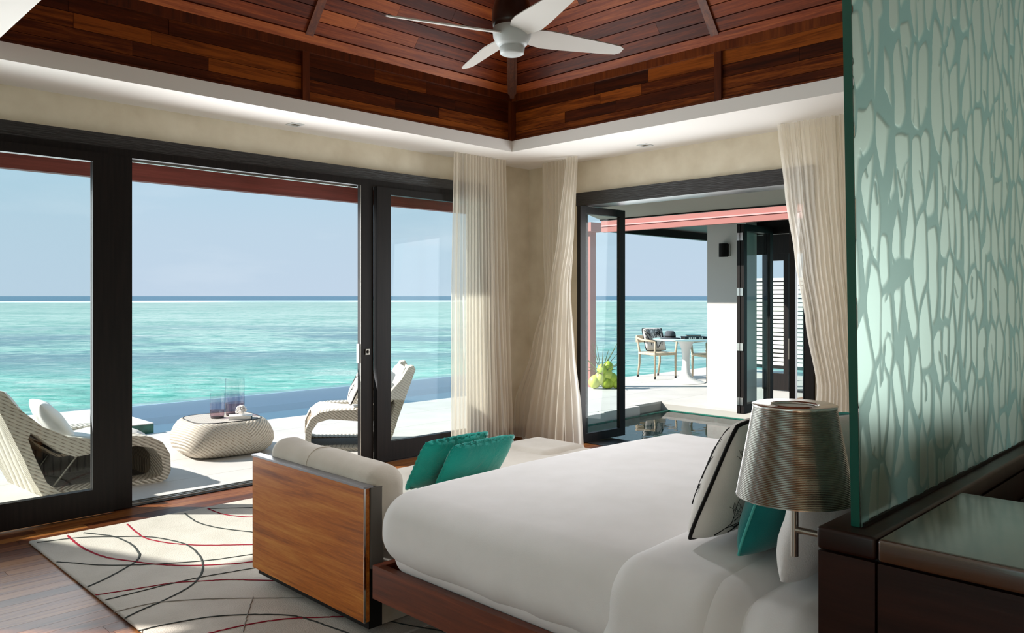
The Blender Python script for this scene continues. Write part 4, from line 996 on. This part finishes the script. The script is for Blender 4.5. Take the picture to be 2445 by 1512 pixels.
def sheet(mapf, pts, w0, w1, t=.02):
    mb = MB(); n_ = len(pts)
    for k in (0, 1):
        for w_ in (w0, w1):
            for (s_, z) in pts: mb.v.append(mapf(s_ , w_, z + (t if k else 0)))
    A_, B_, C_, D_ = 0, n_, 2 * n_, 3 * n_
    for i in range(n_ - 1):
        mb.f += [(A_ + i, B_ + i, B_ + i + 1, A_ + i + 1), (C_ + i, C_ + i + 1, D_ + i + 1, D_ + i), (A_ + i, A_ + i + 1, C_ + i + 1, C_ + i), (B_ + i, D_ + i, D_ + i + 1, B_ + i + 1)]
    mb.f += [(A_, C_, D_, B_), (A_ + n_ - 1, B_ + n_ - 1, D_ + n_ - 1, C_ + n_ - 1)]
    return mb
def lounge(label, mapf, group, loc, net=False):
    o = thing('lounge_chair', label, 'lounge chair', loc, group)
    for w0, w1 in ((0, .2), (.8, 1)): loop_band(mapf, w0, w1).build('side_loop', 'wick', o, angle=50)
    sheet(mapf, [(.02, .0), (-.05, .14), (-.10, .28), (-.19, .5), (-.27, .72)], .17, .83, .025).build('back_panel', 'wickl', o, angle=50)
    sheet(mapf, [(.05, .004), (.4, .004), (.8, .004)], .17, .83, .02).build('base_panel', 'wickfloor', o)
    sheet(mapf, [(.80, .02), (.845, .1), (.84, .2), (.78, .28), (.68, .30), (.4, .26), (.15, .25), (.0, .36), (-.12, .52), (-.22, .7)], .17, .83, .02).build('seat_panel', 'wickd', o, angle=50)
    MB().add([mapf(s_, .79, z) for s_, z in ((.06, .02), (.8, .02), (.8, .25), (.2, .25), (-.02, .34))] + [mapf(s_, .80, z) for s_, z in ((.06, .02), (.8, .02), (.8, .25), (.2, .25), (-.02, .34))],
             [(0, 1, 2, 3, 4), (9, 8, 7, 6, 5)] + [(i, 5 + i, 5 + (i + 1) % 5, (i + 1) % 5) for i in range(5)]).build('net_panel', 'wickfloor', o) if net else None
    mb = MB(); a_ = Vector(mapf(.12, .22, .02)); b_ = Vector(mapf(.30, .22, .25)); mb.tube([a_, b_], .008, 8); mb.build('prop_rod', 'steel', o)
    mb = MB(); a_ = Vector(mapf(.12, .78, .02)); b_ = Vector(mapf(.30, .78, .25)); mb.tube([a_, b_], .008, 8); mb.build('prop_rod', 'steel', o)
    def pad(u, v, top):
        prof = [(.80, .335), (.7, .37), (.45, .34), (.18, .335), (.04, .43), (-.08, .58), (-.2, .78)]
        q = u * (len(prof) - 1); i = min(int(q), len(prof) - 2); t = q - i
        s_ = prof[i][0] * (1 - t) + prof[i + 1][0] * t; z = prof[i][1] * (1 - t) + prof[i + 1][1] * t
        e_ = max(0, 1 - abs(2 * v - 1) ** 6) ** .5 * max(0, 1 - abs(2 * u - 1) ** 10) ** .5
        return mapf(s_ + (.03 * e_ if top and u > .6 else 0), .18 + .64 * v, z + (.055 * e_ - .03 if top else -.03))
    mb = MB(); mb.grid(lambda u, v: pad(u, v, True), 24, 12); mb.grid(lambda u, v: pad(u, 1 - v, False), 24, 12); mb.build('seat_pad', 'cushw', o, True)
    return o
def mapL(s_, w_, z):
    A_ = Vector((1.60, 6.28)); a_ = Vector((-.08, .997)); B_ = A_ + a_ * .72
    f1 = Vector((math.cos(R(-7)), math.sin(R(-7)))); f2 = Vector((math.cos(R(13)), math.sin(R(13))))
    p = (A_ + f1 * s_).lerp(B_ + f2 * s_, w_); return (p.x, p.y, z)
lounge('woven cane lounge chair at the left, its back towards the glass door', mapL, 'woven lounge chairs on the terrace', (1.9, 6.7, 0), True)
def mapR(s_, w_, z):
    f_ = Vector((math.cos(R(142)), math.sin(R(142)))); a_ = Vector((.50, .866)); A_ = Vector((3.77, 6.43))
    p = A_ + f_ * ((s_ - .87) * .86) + a_ * .74 * w_; return (p.x, p.y, z)
lounge('woven cane lounge chair seen side-on beside the door lock', mapR, 'woven lounge chairs on the terrace', (4.2, 6.5, 0))
# white cushions on the left chair
p = Vector(mapL(.15, .55, .49))
cushion('scatter_cushion', 'plain white cushion on the left lounge chair', 'cushion', .44, .38, .13, frame_m(p + Vector((.06, 0, 0)), (.08, 1, 0), (-.55, 0, .7)), 'cushw', 'cushions on the lounge chairs', .06, None, 0, None, .012, 31)
fR = Vector((math.cos(R(142)), math.sin(R(142)), 0)); aR = Vector((.50, .866, 0))
for k, (s_, w_, lab, sd) in enumerate(((.29, .44, 'white twig print cushion, front one on the right lounge chair', 41), (.12, .52, 'beige black-piped cushion behind the printed one on the right lounge chair', 43))):
    p = Vector(mapR(s_, w_, .575)) 
    up = -fR * .5 + Vector((0, 0, 1))
    cushion('scatter_cushion', lab, 'cushion', .42, .40, .10, frame_m(p, aR, up), 'cushw' if k == 0 else 'pattern', 'cushions on the lounge chairs', .06, 'black', .006, [(-1, [(0, -.7, 1.57), (-.3, -.7, 1.8)], dict(r=.003, ln=.1, depth=3)), (1, [(0, -.7, 1.57), (.3, -.7, 1.3)], dict(r=.003, ln=.1, depth=3))], .008, sd)

# ottoman table
ox, oy, oz = 3.25, 6.99, .31
ot = thing('ottoman_table', 'pebble shaped woven ottoman table with weathered top', 'table', (ox, oy, 0))
def ring(z, ax, ay, n=64, e_=3.6):
    out = []
    for k in range(n):
        q = 2 * math.pi * k / n; c, s_ = math.cos(q), math.sin(q)
        x = ax * math.copysign(abs(c) ** (2 / e_), c); y = ay * math.copysign(abs(s_) ** (2 / e_), s_); an = R(-6)
        out.append((ox + x * math.cos(an) - y * math.sin(an), oy + x * math.sin(an) + y * math.cos(an), z))
    return out
levels = [(.004, .30, .28), (.02, .345, .33), (.06, .39, .375), (.12, .41, .40), (.18, .405, .40), (.24, .38, .38), (.285, .35, .355), (.305, .325, .335), (.31, .305, .315)]
rgs = [ring(*l) for l in levels]; n_ = 64
for nm, sel, mt in (('woven_side', lambda k: (k + n_ - 49) % n_ >= n_ // 2, 'otto1'), ('woven_side', lambda k: (k + n_ - 49) % n_ < n_ // 2, 'otto2')):
    mb = MB()
    for r_ in rgs: mb.v += r_
    for i in range(len(rgs) - 1):
        for k in range(n_):
            if sel(k): mb.f.append((i * n_ + k, i * n_ + (k + 1) % n_, (i + 1) * n_ + (k + 1) % n_, (i + 1) * n_ + k))
    mb.build(nm, mt, ot, True)
tp = MB(); tp.v += ring(.302, .30, .31) + ring(.313, .298, .308); tp.f += [tuple(range(n_))[::-1], tuple(range(n_, 2 * n_))] + [(k, (k + 1) % n_, n_ + (k + 1) % n_, n_ + k) for k in range(n_)]
tp.build('slatted_top', 'ottotop', ot)
MB().tube(ring(.311, .303, .313), .005, 6, True).build('top_rim', 'foot', ot, True)
TZ = .3135
def vase(lab, x, y, r, h):
    o = thing('glass_vase', lab, 'vase', (x, y, TZ), 'glass vases on the ottoman')
    MB().lathe([(r * .9, .003), (r * .97, .03), (r, .06 * h / .34 + .03), (r * 1.02, h * .34)], (x, y, TZ), 36, False).build('plum_base', 'vase2', o, True)
    MB().lathe([(r * 1.02, h * .34), (r, h * .62)], (x, y, TZ), 36, False).build('smoky_band', 'vase3', o, True)
    MB().lathe([(r, h * .62), (r, h), (r - .002, h + .002), (r - .004, h)], (x, y, TZ), 36, False).build('clear_wall', 'vase', o, True)
    MB().lathe([(r * .9, .0005), (r * .92, .012), (.001, .014)], (x, y, TZ), 36).build('thick_foot', 'foot', o, True)
vase('tall clear and plum glass vase on the ottoman', 3.40, 7.05, .085, .335)
vase('short clear and plum glass vase in front of the tall one', 3.20, 6.98, .062, .225)
bk = thing('book', 'white paged book with striped blue cover lying on the ottoman', 'book', (3.33, 6.78, TZ))
mtx = Matrix.Translation((3.33, 6.79, TZ)) @ Matrix.Rotation(R(-28), 4, 'Z')
MB().box(-.095, .093, -.066, .066, .003, .030).build('pages', 'cushw', bk, False, mtx)
MB().box(-.1, .1, -.07, .07, .0, .003).build('cover', mat('navy_cover', '1e3f55', .5, .4), bk, False, mtx)
MB().box(-.1, .1, -.07, .07, .030, .033).build('cover', 'cushw', bk, False, mtx)
for k, c in enumerate(('1d4858', '2f8f97', '22304a', '9fb6ba', '14283c')):
    MB().box(.094, .1, -.07 + .028 * k, -.07 + .028 * (k + 1), .003, .030).build('spine_stripe', mat('spine_%d' % k, c, .5, .4), bk, False, mtx)
co_ = thing('coral', 'white branching coral piece on top of the book', 'coral', (3.33, 6.8, TZ + .033))
random.seed(3); mb = MB(); cc = Vector((3.335, 6.79, TZ + .072))
bm = bmesh.new(); bmesh.ops.create_icosphere(bm, subdivisions=2, radius=.034)
mb.add([v.co + cc for v in bm.verts], [tuple(v.index for v in f.verts) for f in bm.faces]); bm.free()
for k in range(70):
    d = Vector((random.gauss(0, 1), random.gauss(0, 1), random.gauss(.35, 1))).normalized()
    if d.z < -.5: continue
    mb.tube([cc + d * .028, cc + d * .043, cc + d * .052], [.006, .0075, .004], 6)
mb.build('coral_body', 'pillow', co_, True)

# ------------------------------------------------------------------ far dining set
dt = thing('pedestal_table', 'white tulip pedestal table with round glass top on the far terrace', 'table', (11.21, 7.18, 0))
tx, ty = 11.21, 7.18
MB().lathe([(.31, .001), (.31, .008), (.27, .025), (.18, .05), (.11, .10), (.075, .17), (.062, .3), (.062, .45), (.075, .55), (.105, .63), (.15, .69), (.155, .70)], (tx, ty, 0), 40).build('pedestal', mat('white_lacquer', 'dedddb', .3, .5), dt, angle=60)
MB().lathe([(.53, .70), (.54, .706), (.54, .714), (.53, .72)], (tx, ty, 0), 48).build('glass_top', mat('pale_green_glass', 'b9dcd8', .15, .5), dt, angle=40)
def dchair(lab, c, ang, twigseed):
    o = thing('dining_chair', lab, 'chair', (c[0], c[1], 0), 'pale armchairs at the pedestal table')
    mtx = Matrix.Translation((c[0], c[1], 0)) @ Matrix.Rotation(R(ang), 4, 'Z')   # +x = facing
    h = .22
    for sx_, sy_ in ((1, 1), (1, -1)):
        lg = MB().tube([(h * sx_ + .0, h * sy_, .02), (h * sx_, h * sy_, .43), (h * sx_ + .02, h * sy_ * 1.05, .64)], [.015, .02, .018], 8).build('leg', 'teakgrey', o, True, mtx)
        MB().tube([(h * sx_, h * sy_, .0), (h * sx_, h * sy_, .04)], .017, 8).build('foot_cap', 'foot', lg, True, mtx)
    for sy_ in (1, -1):
        lg = MB().tube([(-h - .05, h * sy_, .02), (-h + .0, h * sy_, .25), (-h, h * sy_, .45), (-h - .07, h * sy_ * 1.05, .72)], [.015, .02, .02, .018], 8).build('leg', 'teakgrey', o, True, mtx)
        MB().tube([(-h - .053, h * sy_, .0), (-h - .046, h * sy_, .04)], .017, 8).build('foot_cap', 'foot', lg, True, mtx)
        MB().tube([(-h - .06, h * sy_ * 1.05, .68), (-.1, h * sy_ * 1.12, .655), (h + .02, h * sy_ * 1.05, .64)], .02, 8).build('arm', 'teakgrey', o, True, mtx)
    MB().rbox(-h - .02, h + .02, -h - .02, h + .02, .40, .445, .012, 2, .3).build('seat', wick_pale, o, True, mtx)
    MB().rbox(-h - .1, -h - .055, -h - .02, h + .02, .60, .73, .02, 3, .2).build('backrest', wick_pale, o, True, mtx)
    return o, mtx
wick_pale = wicker('pale_woven_seat', 'c7b8a0', '8d7c66', 22, (0, 0, 0), .004)
for lab, c, an, sd in (('pale woven armchair left of the pedestal table', (11.56, 7.98), -108, 51), ('pale woven armchair right of the pedestal table, half behind the column', (11.85, 7.10), 155, 57)):
    o, mtx = dchair(lab, c, an, sd)
    f_ = mtx.to_3x3() @ Vector((1, 0, 0)); s_ = mtx.to_3x3() @ Vector((0, 1, 0))
    p = mtx @ Vector((-.10, 0, .66))
    cushion('dining_cushion', 'black coral print cushion on the ' + ('left' if sd == 51 else 'right') + ' dining chair', 'cushion', .44, .42, .13, frame_m(p, s_, Vector((0, 0, 1)) - f_ * .35), 'pattern', 'printed cushions on the dining chairs', .06, 'black', .008,
            [(1, [(0, -.8, 1.57), (-.1, -.8, 2.0), (.1, -.8, 1.1), (-.5, -.6, 1.8), (.5, -.6, 1.3)], dict(r=.007, ln=.14, depth=4, spread=.5))], .006, sd)
ht = thing('sun_hat', 'grey felt hat with dark band on the pedestal table', 'hat', (11.0, 7.35, .72))
hx, hy = 11.08, 7.40
MB().lathe([(.16, .722), (.17, .73), (.15, .732), (.095, .735), (.092, .74)], (hx, hy, 0), 32).build('brim', mat('grey_felt', '565a60', .9, .1), ht, True)
MB().lathe([(.093, .735), (.094, .765)], (hx, hy, 0), 32, False).build('band', 'ink', ht, True)
MB().lathe([(.092, .765), (.088, .80), (.078, .83), (.055, .845), (.02, .84), (.001, .838)], (hx, hy, 0), 32, False).build('crown', bpy.data.materials['grey_felt'], ht, True)
M['navy'] = mat('navy_book', '14222e', .5, .4); M['tealbook'] = mat('teal_book', '0d4f57', .5, .4)
mtx = Matrix.Translation((11.22, 7.03, .7205)) @ Matrix.Rotation(R(-40), 4, 'Z')
b1 = thing('table_book', 'large dark navy book lying on the pedestal table', 'book', (11.22, 7.03, .72))
MB().box(-.19, .19, -.12, .12, 0, .005).build('cover', 'navy', b1, False, mtx); MB().box(-.19, .19, -.12, .12, .038, .043).build('cover', 'navy', b1, False, mtx)
MB().box(-.185, .185, -.112, .117, .005, .038).build('pages', 'ink', b1, False, mtx); sp = MB().box(-.19, .19, -.125, -.12, 0, .043).build('spine', 'navy', b1, False, mtx)
for k, (x0, x1) in enumerate(((-.13, -.105), (-.095, -.075), (-.06, -.045), (-.035, -.01), (.05, .06), (.085, .1))):
    MB().box(x0, x1, -.1262, -.1248, .012, .032).build('spine_mark', 'pillow', sp, False, mtx)
b2 = thing('table_book', 'smaller teal book lying on top of the navy book', 'book', (11.22, 7.03, .765))
mtx = Matrix.Translation((11.24, 7.06, .764)) @ Matrix.Rotation(R(-55), 4, 'Z')
MB().box(-.12, .12, -.09, .09, 0, .004).build('cover', 'tealbook', b2, False, mtx); MB().box(-.12, .12, -.09, .09, .02, .024).build('cover', 'tealbook', b2, False, mtx); MB().box(-.115, .117, -.085, .085, .004, .02).build('pages', 'soffit', b2, False, mtx)
